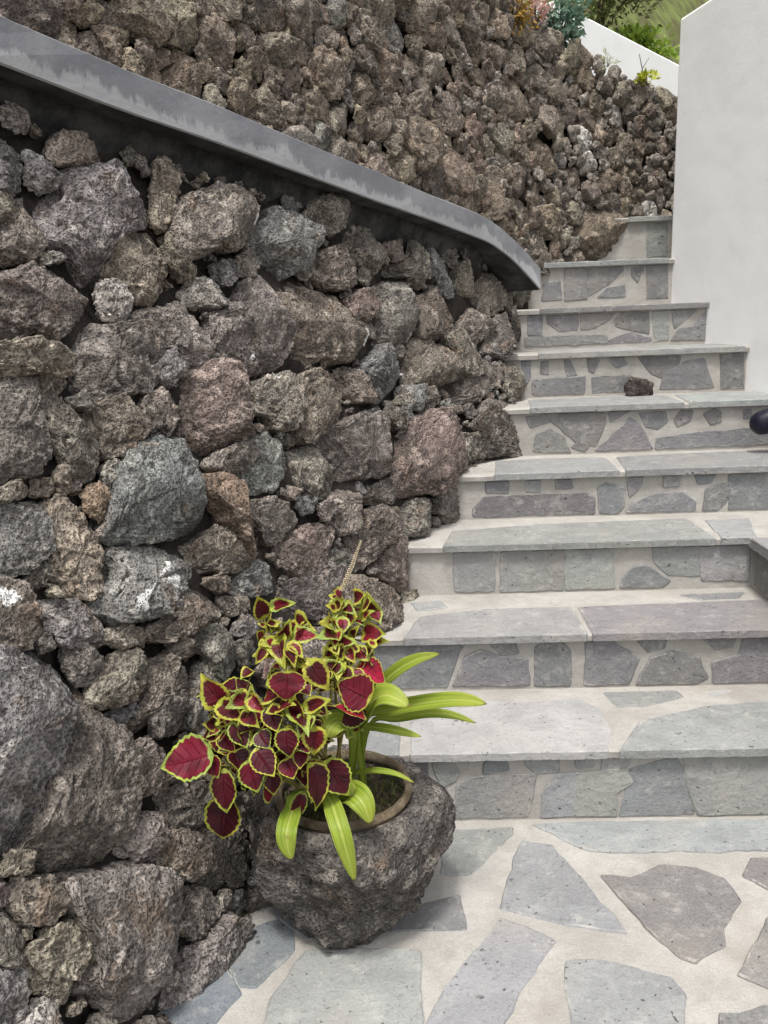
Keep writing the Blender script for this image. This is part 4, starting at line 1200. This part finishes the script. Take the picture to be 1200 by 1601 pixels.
ds = 0.020 * noise3(q * 6 + 4) + 0.026 * fbm(q * 12 + 9, 4, 0.58, True) + 0.008 * fbm(q * 60, 3, 0.6, True) + 0.0045 * fbm(q * 150, 2)
ds[inner_i:] *= 0.15
q = q + nr * ds[:, None] + cen
q[:, 2] = np.maximum(q[:, 2], 0.004)
q[:inner_i] *= np.array([0.965, 0.965, 1.0])
obj('boulder', q + PC, PF, M_LAVA, planter, smooth=True, origin=PC + cen, color=(0.10, 0.092, 0.085))
# clay bowl lip and soil
lip = []
for j in range(9):
    a = 2 * math.pi * j / 8
    lip.append((0.137 + 0.0085 * math.cos(a), 0.292 + 0.013 * math.sin(a)))
LV, LF = lathe(lip, 72, (0, 0, 0))
LV = LV * (1 + 0.03 * noise3(LV * 14)[:, None] * np.array([1, 1, 0.2]))
obj('bowl_lip', LV + PC, LF, mat_earth('worn_clay', (0.24, 0.18, 0.115), (0.46, 0.37, 0.25), 26), planter, smooth=True)
SV, SF = lathe([(0.0, 0.272), (0.04, 0.276), (0.08, 0.272), (0.115, 0.268), (0.136, 0.262)], 40, (0, 0, 0))
SV[:, 2] += 0.012 * fbm(SV * 30, 3)
obj('soil', SV + PC, SF, M_EARTH, planter, smooth=True)
mv, mf = [], []
lr = np.random.default_rng(5)
for _ in range(900):
    a, r = lr.uniform(0, 6.28), 0.128 * math.sqrt(lr.uniform())
    b = PC + np.array([r * math.cos(a), r * math.sin(a), 0.268 + lr.uniform(0, 0.006)])
    d = np.array([lr.normal(0, 0.6), lr.normal(0, 0.6), 1.0]); d /= np.linalg.norm(d)
    L = lr.uniform(0.008, 0.024); s_ = np.cross(d, lr.normal(size=3)); s_ /= np.linalg.norm(s_)
    w_ = 0.0022
    n0 = len(mv)
    mv += [b - s_ * w_, b + s_ * w_, b + d * L * 0.6 + s_ * w_, b + d * L]
    mf += [(n0, n0 + 1, n0 + 2, n0 + 3)]
ms = obj('moss', mv, mf, mat_green('moss_green', (0.05, 0.06, 0.02), (0.14, 0.14, 0.05), 60, 0.8, 0.15), planter)
ms['kind'] = 'stuff'

# ------------------------------------------------------------------ coleus
def zp(zx, zy):
    return 220 + zx / 2.069, 820 + zy / 2.069
def leaf_data(name, mat, wr, rim, seed):
    lr = np.random.default_rng(seed)
    ts = np.linspace(0, 1, 17)
    sv = np.array([-1, -0.86, -0.66, -0.36, -0.08, 0.0, 0.08, 0.36, 0.66, 0.86, 1])
    V, E, S, T = [], [], [], []
    droop = lr.uniform(0.15, 0.6); fold = lr.uniform(0.12, 0.5); ph = lr.uniform(0, 6)
    for i, t in enumerate(ts):
        hw = wr * 0.5 * (math.sin(math.pi * min(1, max(0, t)) ** 0.72)) ** 0.85 if 0 < t < 1 else 0.002
        hw *= 1 - 0.22 * max(0, (t - 0.6) / 0.4)
        if 0 < i < 16: hw *= 1 + (0.055 if i % 2 else -0.04)
        for s_ in sv:
            x = s_ * hw
            z = fold * abs(x) - droop * t * t * 0.6 + 0.035 * math.sin(11 * t + ph) * abs(s_) ** 2 - 0.02 * math.sin(t * 19) * abs(s_) * (1 - abs(s_))
            V.append((x, t - 0.06 * (abs(s_) ** 2) * (1 - t) * (1 if t < 0.3 else 0), z))
            dist = min((1 - abs(s_)) * hw, (1 - t) * 0.45, t * 0.5 + 0.02)
            E.append(1 - min(dist / rim, 1)); S.append(s_); T.append(t)
    n = len(sv)
    F = [(i * n + j, i * n + j + 1, (i + 1) * n + j + 1, (i + 1) * n + j) for i in range(16) for j in range(n - 1)]
    me = bpy.data.meshes.new(name)
    me.from_pydata(V, [], F)
    me.materials.append(mat)
    me.polygons.foreach_set('use_smooth', np.ones(len(F), bool))
    for k, a in (('edge', E), ('across', S), ('along', T)):
        me.attributes.new(k, 'FLOAT', 'POINT').data.foreach_set('value', np.array(a, np.float32))
    return me
M_LB = mat_leaf('coleus_leaf', (0.48, 0.46, 0.06), (0.062, 0.004, 0.010), (0.17, 0.012, 0.03), 0.46, 0.66)
M_LS = mat_leaf('coleus_young_leaf', (0.47, 0.43, 0.06), (0.080, 0.007, 0.011), (0.17, 0.025, 0.025), 0.34, 0.58)
M_LR = mat_leaf('coleus_bright_leaf', (0.46, 0.43, 0.06), (0.14, 0.008, 0.020), (0.24, 0.022, 0.045), 0.5, 0.7)
BIGL = [leaf_data('leaf', M_LB, w_, 0.10, i) for i, w_ in enumerate((0.72, 0.80, 0.64, 0.74, 0.70))]
SML = [leaf_data('leaf', M_LS, w_, 0.165, 10 + i) for i, w_ in enumerate((0.66, 0.78, 0.58, 0.7, 0.62))]
TINY = [leaf_data('leaf', M_LS, w_, r_, 40 + i) for i, (w_, r_) in enumerate(((0.62, 0.18), (0.75, 0.24), (0.6, 0.2), (0.7, 0.28)))]
RED = [leaf_data('leaf', M_LR, w_, 0.09, 20 + i) for i, w_ in enumerate((0.95, 0.7))]
def depthY(px, py):
    e = ((px - 440) / 190) ** 2 + ((py - 1150) / 240) ** 2
    yw = wall_hit(px, py)[1]
    return min(1.52 - 0.17 * max(0.0, 1 - e), yw - 0.10)
coleus = empty('coleus_plant', tuple(PC + np.array([0, 0, 0.28])))
tag(coleus, 'coleus with maroon leaves edged in yellow, growing from the boulder planter', 'plant')
M_STEM = mat_green('coleus_stem', (0.20, 0.20, 0.05), (0.30, 0.24, 0.08), 40, 0.5, 0.1)
lr = np.random.default_rng(12)
ENDS = [(410, 330, -0.02), (655, 250, 0.0), (255, 610, 0), (250, 780, -0.02), (430, 600, -0.04), (560, 610, -0.03), (370, 790, -0.03), (700, 500, 0.02), (590, 800, -0.03), (480, 430, 0), (620, 420, 0.0), (330, 560, 0.0), (470, 700, -0.03)]
stems = []
for zx, zy, dy in ENDS:
    px, py = zp(zx, zy)
    e = ony(px, py, depthY(px, py) + 0.02 + dy * 0.5)
    b = PC + np.array([lr.uniform(-0.06, 0.02), lr.uniform(-0.06, 0.04), 0.27])
    mid = (b + e) / 2 + np.array([0, 0.0, 0.05])
    pts = [(1 - t) ** 2 * b + 2 * t * (1 - t) * mid + t * t * e for t in np.linspace(0, 1, 12)]
    stems.append((pts, []))
allp = np.array([p for pts, _ in stems for p in pts]); own = [i for i, (pts, _) in enumerate(stems) for _ in pts]
nleaf = [0]
def put_leaf(meshes, b, tip, width_scale=1.0, roll=0.35, up=0.5):
    d = tip - b
    L = np.linalg.norm(d)
    y = d / L
    nrm = -CF * 0.75 + np.array([0, 0, up]) + lr.normal(0, roll, 3)
    nrm -= y * (nrm @ y); nrm /= np.linalg.norm(nrm)
    x = np.cross(y, nrm)
    o = bpy.data.objects.new('leaf', meshes[lr.integers(0, len(meshes))])
    COL.objects.link(o); o.parent = coleus
    loc = b - np.array(coleus.location)
    x = x * width_scale
    nrm = nrm * lr.uniform(0.5, 2.0)
    o.matrix_local = Matrix(((x[0] * L, y[0] * L, nrm[0] * L, loc[0]), (x[1] * L, y[1] * L, nrm[1] * L, loc[1]), (x[2] * L, y[2] * L, nrm[2] * L, loc[2]), (0, 0, 0, 1)))
    k = np.argmin(np.linalg.norm(allp - b, axis=1))
    if np.linalg.norm(allp[k] - b) < 0.11: stems[own[k]][1].append((allp[k], b))
    nleaf[0] += 1
    return o
# base x, y, tip x, y (in the enlarged view), width, kind, depth offset
LV_ = """225,745 58,780 150 B -.02
222,750 245,822 60 B -.03
268,798 270,945 100 B -.05
280,880 240,1048 122 B -.01
345,768 380,868 105 B -.05
372,728 432,815 85 B -.07
472,662 472,758 85 B -.06
548,778 605,922 105 B -.08
600,768 672,882 100 B -.05
525,868 485,972 58 B -.03
425,805 425,872 66 B -.03
470,760 492,822 66 B -.04
300,640 345,722 84 B -.03
265,575 198,512 82 S -.02
250,578 325,628 62 S -.04
330,532 318,592 44 S -.01
352,552 395,612 64 S -.03
415,588 440,672 84 B -.04
472,478 470,572 96 R -.05
545,440 602,538 90 S -.04
515,510 548,552 50 B -.02
738,562 638,512 84 R -.03
725,622 632,575 60 R -.02
706,452 790,508 66 R -.02
530,595 606,565 52 S -.06
552,612 505,690 60 S -.06
562,655 560,748 88 S -.07
515,625 492,562 46 S -.05
398,305 378,233 44 S 0
425,268 487,250 42 S -.01
435,345 415,315 34 S -.01
490,362 558,348 48 S -.03
478,385 525,425 46 S -.03
402,398 374,448 46 S -.01
450,362 482,328 40 S -.02
392,372 378,348 28 S 0
470,402 502,452 50 S -.03
650,240 638,212 36 S -.02
645,262 692,282 46 S -.03
652,300 655,352 54 S -.03
715,358 785,350 54 S -.02
712,262 738,244 36 S -.01
748,282 772,296 38 S -.01
668,262 640,235 38 S -.01
690,240 705,225 30 S 0
690,400 735,440 60 S 0
680,470 700,520 60 B -.02
380,672 412,722 60 B -.03
262,680 292,732 56 B -.02
238,672 205,690 44 B -.01
520,730 512,790 62 B -.04
305,735 330,790 66 B -.03
330,610 372,645 50 S -.03
400,560 425,540 40 S -.03
375,590 350,540 44 S -.02
440,600 470,560 46 S -.04
455,605 410,600 50 S -.05
630,440 615,490 60 S -.02
640,470 690,490 56 S -.01
600,470 585,510 50 B -.02
610,380 640,420 46 S -.02
640,395 680,372 46 S -.03
655,420 620,400 44 S -.02
700,390 660,400 40 S -.01
240,640 215,650 36 S 0
290,600 275,650 46 S -.02
430,870 400,835 50 B -.02
400,800 350,850 60 B -.03
520,690 545,740 60 B -.05
590,840 545,880 60 B -.02
360,470 325,480 40 S .01
440,310 420,330 30 S -.01
700,300 720,320 36 S 0"""
for line in LV_.split('\n'):
    a_, b_, w_, k_, o_ = line.split()
    (bx, by), (tx, ty) = [zp(*map(float, q.split(','))) for q in (a_, b_)]
    Y = depthY((bx + tx) / 2, (by + ty) / 2) + float(o_) * 0.6
    bp = ony(bx, by, Y + 0.012); tp = ony(tx, ty, Y - 0.012)
    ms = {'B': BIGL, 'S': SML, 'R': RED}[k_]
    L = math.hypot(tx - bx, ty - by) * 2.069
    put_leaf(ms, bp, tp, max(0.75, min(1.7, float(w_) / L / 0.72)), 0.22)
# fuller inner leaves, set a little deeper
def inside(pt, poly):
    p = np.array(poly, float); a, b = p, np.roll(p, -1, 0)
    x, y = pt
    return (((a[:, 1] > y) != (b[:, 1] > y)) & (x < (b[:, 0] - a[:, 0]) * (y - a[:, 1]) / (b[:, 1] - a[:, 1] + 1e-9) + a[:, 0])).sum() % 2 == 1
for poly, n_, lo_, hi_, ms, dmin, dmax in (
        (P('190,530 330,520 440,480 600,480 690,560 700,640 620,700 650,860 560,880 430,860 300,830 200,760'), 40, 55, 110, BIGL, 0.01, 0.07),
        (P('210,530 340,520 440,490 600,490 620,640 560,730 430,700 230,720'), 20, 30, 58, TINY, -0.035, 0.01),
        (P('380,310 480,300 560,340 540,460 470,480 400,470'), 22, 26, 50, TINY, -0.015, 0.02),
        (P('610,250 700,230 770,290 770,370 740,470 640,500 600,470 600,380'), 34, 26, 56, TINY, -0.025, 0.02)):
    pa_ = np.array(poly); c_ = pa_.mean(0)
    k = 0
    while k < n_:
        z_ = lr.uniform(pa_.min(0), pa_.max(0))
        if not inside(z_, poly): continue
        k += 1
        dz = (z_ - c_) / (np.abs(pa_ - c_).max(0)) + lr.normal(0, 0.55, 2) + np.array([0, 0.25])
        dz /= np.linalg.norm(dz)
        L = lr.uniform(lo_, hi_)
        b_, t_ = z_ - dz * L / 2, z_ + dz * L / 2
        (bx, by), (tx, ty) = zp(*b_), zp(*t_)
        Y = depthY((bx + tx) / 2, (by + ty) / 2) + lr.uniform(dmin, dmax)
        Y = min(Y, wall_hit(tx, ty)[1] - 0.075)
        sl = lr.uniform(-0.012, 0.03)
        put_leaf(ms, ony(bx, by, Y + sl), ony(tx, ty, Y - sl), lr.uniform(0.85, 1.25), 0.42)
# young leaf pairs up the stems
for pts, _ in stems:
    for k in (6, 8, 10, 11):
        for sgn in (-1, 1):
            p = pts[k]
            dr = np.array([sgn * lr.uniform(0.4, 1), lr.uniform(-0.9, 0.2), lr.uniform(-0.3, 0.7)]); dr /= np.linalg.norm(dr)
            L = lr.uniform(0.018, 0.036) * (1.25 if k < 9 else 0.9)
            put_leaf(TINY if k > 9 else SML, p + dr * 0.006, p + dr * L, 1.0, 0.4)
for pts, pet in stems:
    parts = [tube(pts, np.linspace(0.0042, 0.0022, 12), 6)]
    for a, b in pet:
        if np.linalg.norm(a - b) > 0.004: parts.append(tube([a, (a + b) / 2 - np.array([0, 0, 0.004]), b], 0.0013, 5))
    V, F = join(parts)
    obj('stem', V, F, M_STEM, coleus, smooth=True)
def spike(z0, z1, dy):
    a = ony(*zp(*z0), 1.5 + dy); b = ony(*zp(*z1), 1.5 + dy)
    parts = [tube([a, (a + b) / 2 + np.array([0.004, 0, 0]), b], [0.0016, 0.0013, 0.0008], 5)]
    for k in range(26):
        t = k / 25
        p = a * (1 - t) + b * t
        for j in range(4):
            th = j * 1.57 + k * 0.6
            d = np.array([math.cos(th), math.sin(th), 0.5]) * (0.006 * (1 - 0.6 * t))
            parts.append(tube([p, p + d * 0.6, p + d], [0.0006, 0.0016 * (1.1 - 0.6 * t), 0.0005], 4))
    return join(parts)
M_SPK = mat_green('flower_spike', (0.55, 0.45, 0.30), (0.62, 0.55, 0.40), 90, 0.7, 0.2)
V, F = spike((650, 215), (712, 55), 0.0); obj('flower_spike', V, F, M_SPK, coleus)
V, F = spike((402, 500), (412, 410), -0.03); obj('flower_spike', V, F, mat_green('pink_spike', (0.45, 0.25, 0.28), (0.62, 0.5, 0.45), 90, 0.7, 0.2), coleus)

# ------------------------------------------------------------------ strap-leaved plant in the same boulder
lily = empty('strap_leaf_plant', tuple(PC + np.array([0.03, 0, 0.28])))
tag(lily, 'bright green plant with long strap leaves arching out of the boulder planter', 'plant')
def mat_strap(name):
    t = NT(name)
    ac = t.node('ShaderNodeAttribute', attribute_name='across').outputs['Fac']
    al_ = t.node('ShaderNodeAttribute', attribute_name='along').outputs['Fac']
    v = t.coord(True)
    st = t.noise(t.node('ShaderNodeCombineXYZ', X=t.math('MULTIPLY', ac, 9.0), Y=t.math('MULTIPLY', al_, 1.2), Z=t.node('ShaderNodeObjectInfo').outputs['Random']).outputs[0], 1.0, 3, 0.6)
    c = t.mix(t.ramp(st, 0.35, 0.65), (0.17, 0.27, 0.025), (0.36, 0.43, 0.06))
    c = t.mix(t.ramp(t.math('ABSOLUTE', ac), 0.16, 0.0, 0, 0.7), c, (0.50, 0.55, 0.16))
    c = t.mix(t.ramp(t.math('ABSOLUTE', ac), 0.90, 1.0, 0, 0.5), c, (0.50, 0.52, 0.14))
    c = t.mix(t.ramp(al_, 0.55, 1.0, 0, 0.45), c, (0.44, 0.47, 0.09))
    c = t.mix(t.ramp(t.noise(v, 45, 4, 0.7), 0.62, 0.72, 0, 0.6), c, (0.22, 0.19, 0.06))
    c = t.mix(t.ramp(t.math('ADD', al_, t.math('MULTIPLY', st, 0.06)), 0.985, 1.02, 0, 0.8), c, (0.20, 0.12, 0.05))
    n = t.bump(st, 0.5, 0.004)
    m = t.done(c, 0.36, n)
    tr = t.node('ShaderNodeBsdfTranslucent'); t.set(tr.inputs['Color'], c)
    mx = t.node('ShaderNodeMixShader'); mx.inputs[0].default_value = 0.3
    t.l.new(t.b.outputs[0], mx.inputs[1]); t.l.new(tr.outputs[0], mx.inputs[2]); t.l.new(mx.outputs[0], t.n['Material Output'].inputs['Surface'])
    return m
M_STRAP = mat_strap('strap_leaf')
STR = [([(735, 575, 1.55), (775, 520, 1.52), (840, 465, 1.49), (900, 435, 1.47), (966, 418, 1.45)], 48),
 ([(705, 690, 1.53), (715, 620, 1.48), (750, 570, 1.45), (800, 553, 1.42), (868, 588, 1.40)], 78),
 ([(720, 640, 1.57), (800, 600, 1.54), (900, 580, 1.50), (1020, 568, 1.46), (1118, 580, 1.43)], 56),
 ([(740, 650, 1.58), (830, 628, 1.55), (930, 612, 1.52), (1010, 618, 1.50), (1084, 642, 1.49)], 34),
 ([(690, 660, 1.55), (740, 655, 1.50), (800, 662, 1.46), (860, 675, 1.44), (907, 686, 1.43)], 32),
 ([(690, 700, 1.50), (665, 660, 1.46), (640, 640, 1.43), (615, 655, 1.41), (600, 690, 1.40)], 84),
 ([(600, 860, 1.42), (618, 905, 1.37), (645, 990, 1.325), (668, 1070, 1.315), (692, 1155, 1.315)], 62),
 ([(520, 870, 1.42), (490, 930, 1.37), (472, 990, 1.33), (474, 1040, 1.32), (488, 1084, 1.32)], 66),
 ([(640, 880, 1.44), (670, 870, 1.41), (700, 880, 1.38), (725, 915, 1.365), (742, 968, 1.36)], 86),
 ([(680, 818, 1.50), (720, 800, 1.47), (770, 796, 1.44), (830, 808, 1.42), (885, 836, 1.41)], 20),
 ([(620, 800, 1.50), (600, 830, 1.44), (640, 850, 1.42), (680, 860, 1.40), (700, 900, 1.39)], 50)]
for k, (pts, w_) in enumerate(STR):
    W = [ony(*zp(x, y), Y) for x, y, Y in pts]
    # start in the soil
    root = PC + np.array([0.03 + 0.02 * math.sin(k * 2.1), 0.02 * math.cos(k * 1.7), 0.272])
    W = [root] + W
    W = np.array(W)
    n = 26
    tt = np.linspace(0, len(W) - 1, n)
    C = []
    for t in tt:
        i = min(int(t), len(W) - 2); f_ = t - i
        p0, p1, p2, p3 = W[max(i - 1, 0)], W[i], W[i + 1], W[min(i + 2, len(W) - 1)]
        C.append(0.5 * ((2 * p1) + (-p0 + p2) * f_ + (2 * p0 - 5 * p1 + 4 * p2 - p3) * f_ ** 2 + (-p0 + 3 * p1 - 3 * p2 + p3) * f_ ** 3))
    C = np.array(C)
    hwid = w_ / 2.069 / FPX * 1.55 * 0.5
    V, F = [], []
    for i in range(n):
        t = C[min(i + 1, n - 1)] - C[max(i - 1, 0)]; t /= np.linalg.norm(t)
        u_ = i / (n - 1)
        prof_w = hwid * (0.22 + 0.78 * min(1, u_ * 2.2) ** 1.5) * max(0.03, 1 - max(0, (u_ - 0.55) / 0.45) ** (4.5 if k in (1, 2, 5) else 2.6))
        fc = -CF * 0.8 + np.array([0, 0, 0.6])
        x = np.cross(t, fc); x /= np.linalg.norm(x)
        nn = np.cross(x, t)
        for s_ in (-1, -0.55, 0, 0.55, 1):
            V.append(C[i] + x * s_ * prof_w + nn * (0.35 * prof_w * s_ * s_))
        for s_ in (1, 0.55, 0, -0.55, -1):
            V.append(C[i] + x * s_ * prof_w + nn * (0.35 * prof_w * s_ * s_ - 0.0014))
    for i in range(n - 1):
        for j in range(10):
            F.append((i * 10 + j, (i + 1) * 10 + j, (i + 1) * 10 + (j + 1) % 10, i * 10 + (j + 1) % 10))
    F.append(tuple(range(10))); F.append(tuple((n - 1) * 10 + j for j in range(10))[::-1])
    obj('strap_leaf', V, F, M_STRAP, lily, smooth=True, attrs={'across': [s_ for _ in range(n) for s_ in (-1, -0.55, 0, 0.55, 1, 1, 0.55, 0, -0.55, -1)], 'along': [i / (n - 1) for i in range(n) for _ in range(10)]})

# ------------------------------------------------------------------ small things on and beside the steps
th = np.linspace(0, 2 * math.pi, 9)[:-1]
c, pts, F, R = rock(np.stack([np.cos(th) * 0.062, np.sin(th) * 0.045], 1) * np.array([[1], [0.9], [1.1], [0.85], [1], [1.1], [0.95], [1.05]]), 40, 22, 0.062, 909)
q = onz(992, 617, STEP_Z[4])
o = obj('loose_lava_rock', np.array([q[0], STEP_Y[5] - 0.055, STEP_Z[4] + 0.022]) + pts, F, M_LAVA, smooth=True, color=(0.06, 0.045, 0.045))
tag(o, 'small dark loose lava rock lying on a step against the riser', 'rock')

lamp = empty('wall_lamp', tuple(ony(1186, 666, 3.10)))
tag(lamp, 'dark navy rounded lamp housing jutting out from the white wall beside the steps', 'lamp')
q = ony(1172, 668, 3.08)
ax = np.array([0.93, -0.10, 0.34]); ax /= np.linalg.norm(ax)
ts = [0, 0.004, 0.012, 0.024, 0.04, 0.07, 0.15, 0.17]
rs = [0.004, 0.018, 0.030, 0.039, 0.044, 0.047, 0.048, 0.04]
V, F = tube([q + ax * t for t in ts], rs, 24)
t = NT('dark_navy_metal'); M_NAVY = t.done(t.mix(t.ramp(t.noise(t.coord(), 30, 3), 0.4, 0.7), (0.010, 0.010, 0.018), (0.016, 0.016, 0.03)), 0.32)
obj('housing', V, F, M_NAVY, lamp, smooth=True)
e = q + ax * 0.165
V, F = tube([e, e + np.array([0.05, 0, 0.02]), e + np.array([0.125, 0.02, 0.02])], 0.014, 10)
obj('arm', V, F, M_NAVY, lamp, smooth=True)
V, F = tube([e + np.array([0.118, 0.02, 0.02]), e + np.array([0.145, 0.015, 0.02])], 0.04, 20)
obj('wall_plate', V, F, M_NAVY, lamp, smooth=False)

# ------------------------------------------------------------------ greenery
def leafy(name, label, cat, c, rad, n, lsize, mat, stem_mat, droop=0.0, seed=0, narrow=0.35, group=None):
    lr = np.random.default_rng(seed)
    c = np.array(c, float)
    root = empty(name, tuple(c - np.array([0, 0, rad[2]])))
    tag(root, label, cat, group)
    V, F = [], []
    nb = 7
    tips = [c + np.array(rad) * (lambda v: v / np.linalg.norm(v) * lr.uniform(0.3, 0.95))(lr.normal(size=3)) for _ in range(nb)]
    for _ in range(n):
        tp = tips[lr.integers(0, nb)]
        p = tp + lr.normal(0, 0.30, 3) * np.array(rad)
        d = (p - c) / np.array(rad) + lr.normal(0, 0.5, 3) + np.array([0, 0, 0.3 - droop]); d /= np.linalg.norm(d) + 1e-9
        s_ = np.cross(d, lr.normal(size=3)); s_ /= np.linalg.norm(s_) + 1e-9
        L = lsize * lr.uniform(0.6, 1.3); w_ = L * narrow
        up_ = np.cross(s_, d)
        k = len(V)
        V += [p, p + d * L * 0.45 + s_ * w_ * 0.5 - up_ * L * 0.05, p + d * L - up_ * L * 0.12, p + d * L * 0.45 - s_ * w_ * 0.5 - up_ * L * 0.05]
        F += [(k, k + 1, k + 2), (k, k + 2, k + 3)]
    obj('foliage', V, F, mat, root)
    b = c - np.array([0, 0, rad[2]])
    V, F = join([tube([b, (b + t_) / 2, t_], [0.012 * rad[2] / 0.2, 0.008 * rad[2] / 0.2, 0.003 * rad[2] / 0.2], 5) for t_ in tips])
    obj('stems', V, F, stem_mat, root)
    return root
M_TWIG = mat_earth('twig', (0.09, 0.06, 0.04), (0.14, 0.10, 0.06), 20)
leafy('rust_shrub', 'rust and yellow leaved plant trailing over the top of the rubble wall', 'plant', ony(806, 20, 4.10), (0.07, 0.06, 0.10), 420, 0.03, mat_green('rust_leaf', (0.22, 0.11, 0.02), (0.36, 0.25, 0.04), 30, 0.6), M_TWIG, 0.6, 31)
leafy('pink_flowering_plant', 'plant with small pale pink flowers at the top of the rubble wall', 'plant', ony(838, 14, 4.22), (0.05, 0.05, 0.06), 160, 0.022, mat_green('pink_flower', (0.55, 0.30, 0.26), (0.65, 0.50, 0.45), 40, 0.6), M_TWIG, 0, 32, 0.8)
leafy('blue_green_succulent', 'blue-green succulent hanging over the end of the white parapet', 'plant', ony(878, 34, 4.42), (0.10, 0.07, 0.12), 700, 0.034, mat_green('succulent_leaf', (0.10, 0.19, 0.13), (0.24, 0.33, 0.25), 30, 0.5), M_TWIG, 0.3, 33, 0.6)
leafy('dark_bush', 'dense dark green bush behind the white parapet', 'bush', ony(935, -8, 7.2), (0.32, 0.3, 0.30), 2600, 0.05, mat_green('bush_leaf', (0.06, 0.08, 0.025), (0.15, 0.16, 0.05), 20, 0.6), M_TWIG, 0, 34, 0.5)
leafy('bright_leafy_plant', 'bright green leafy plant leaning over the white parapet', 'plant', ony(1012, 66, 7.35), (0.20, 0.14, 0.11), 900, 0.055, mat_green('bright_leaf', (0.16, 0.26, 0.03), (0.30, 0.40, 0.06), 20, 0.5), M_TWIG, 0.1, 35, 0.5)
leafy('yellow_green_weed', 'small yellow-green weed sprouting from the rubble wall top beside a dry stalk', 'weed', ony(1012, 124, 4.60), (0.04, 0.035, 0.03), 90, 0.028, mat_green('weed_leaf', (0.38, 0.42, 0.03), (0.50, 0.52, 0.08), 20, 0.5), M_TWIG, 0, 36, 0.6)
leafy('pale_weed', 'pale thin weed sprouting at the rubble wall top before the parapet', 'weed', ony(950, 92, 4.45), (0.035, 0.03, 0.035), 60, 0.03, mat_green('pale_weed_leaf', (0.38, 0.40, 0.18), (0.50, 0.48, 0.25), 20, 0.5), M_TWIG, -0.4, 37, 0.15)
leafy('floor_weed', 'tiny green weed growing where the boulder wall meets the paving', 'weed', onz(372, 1428, 0.012), (0.02, 0.02, 0.012), 60, 0.014, mat_green('floor_weed_leaf', (0.13, 0.22, 0.03), (0.24, 0.32, 0.06), 40, 0.5), M_TWIG, 0, 38, 0.7)
sk = ony(1007, 128, 4.62)
V, F = join([tube([sk, sk + np.array([-0.012, 0, 0.06]), sk + np.array([-0.03, 0, 0.13])], [0.003, 0.0025, 0.0015], 5), tube([sk + np.array([-0.012, 0, 0.06]), sk + np.array([0.02, 0, 0.11])], [0.002, 0.001], 5)])
tag(obj('dry_stalk', V, F, M_TWIG), 'thin dry forked stalk standing against the white parapet', 'stalk')
# grass on the slope above the parapet
lr = np.random.default_rng(55)
V, F = [], []
for _ in range(9000):
    al_, bk_ = lr.uniform(-0.3, 4.0), lr.uniform(0.3, 2.6)
    q = pa + pd * al_ - pn * bk_
    z = hill_h(q[0], q[1]) - 0.05
    if noise3(np.array([[q[0] * 1.3, q[1] * 1.3, 2.2]]))[0] < -0.08: continue
    h_ = lr.uniform(0.10, 0.30); w_ = lr.uniform(0.007, 0.014)
    a = lr.uniform(0, 6.28); s_ = np.array([math.cos(a), math.sin(a), 0]) * w_
    ln = np.array([lr.normal(0, 0.06), lr.normal(0, 0.06), 0])
    b = np.array([q[0], q[1], z])
    k = len(V)
    V += [b - s_, b + s_, b + ln * 0.5 + s_ * 0.7 + np.array([0, 0, h_ * 0.6]), b + ln * 0.5 - s_ * 0.7 + np.array([0, 0, h_ * 0.6]), b + ln * 1.6 + np.array([0, 0, h_])]
    F += [(k, k + 1, k + 2, k + 3), (k + 3, k + 2, k + 4)]
g = obj('grass', V, F, mat_green('dry_grass', (0.17, 0.19, 0.05), (0.36, 0.36, 0.12), 3, 0.7))
tag(g, 'dry yellow-green grass on the slope above the white parapet', 'grass', kind='stuff')
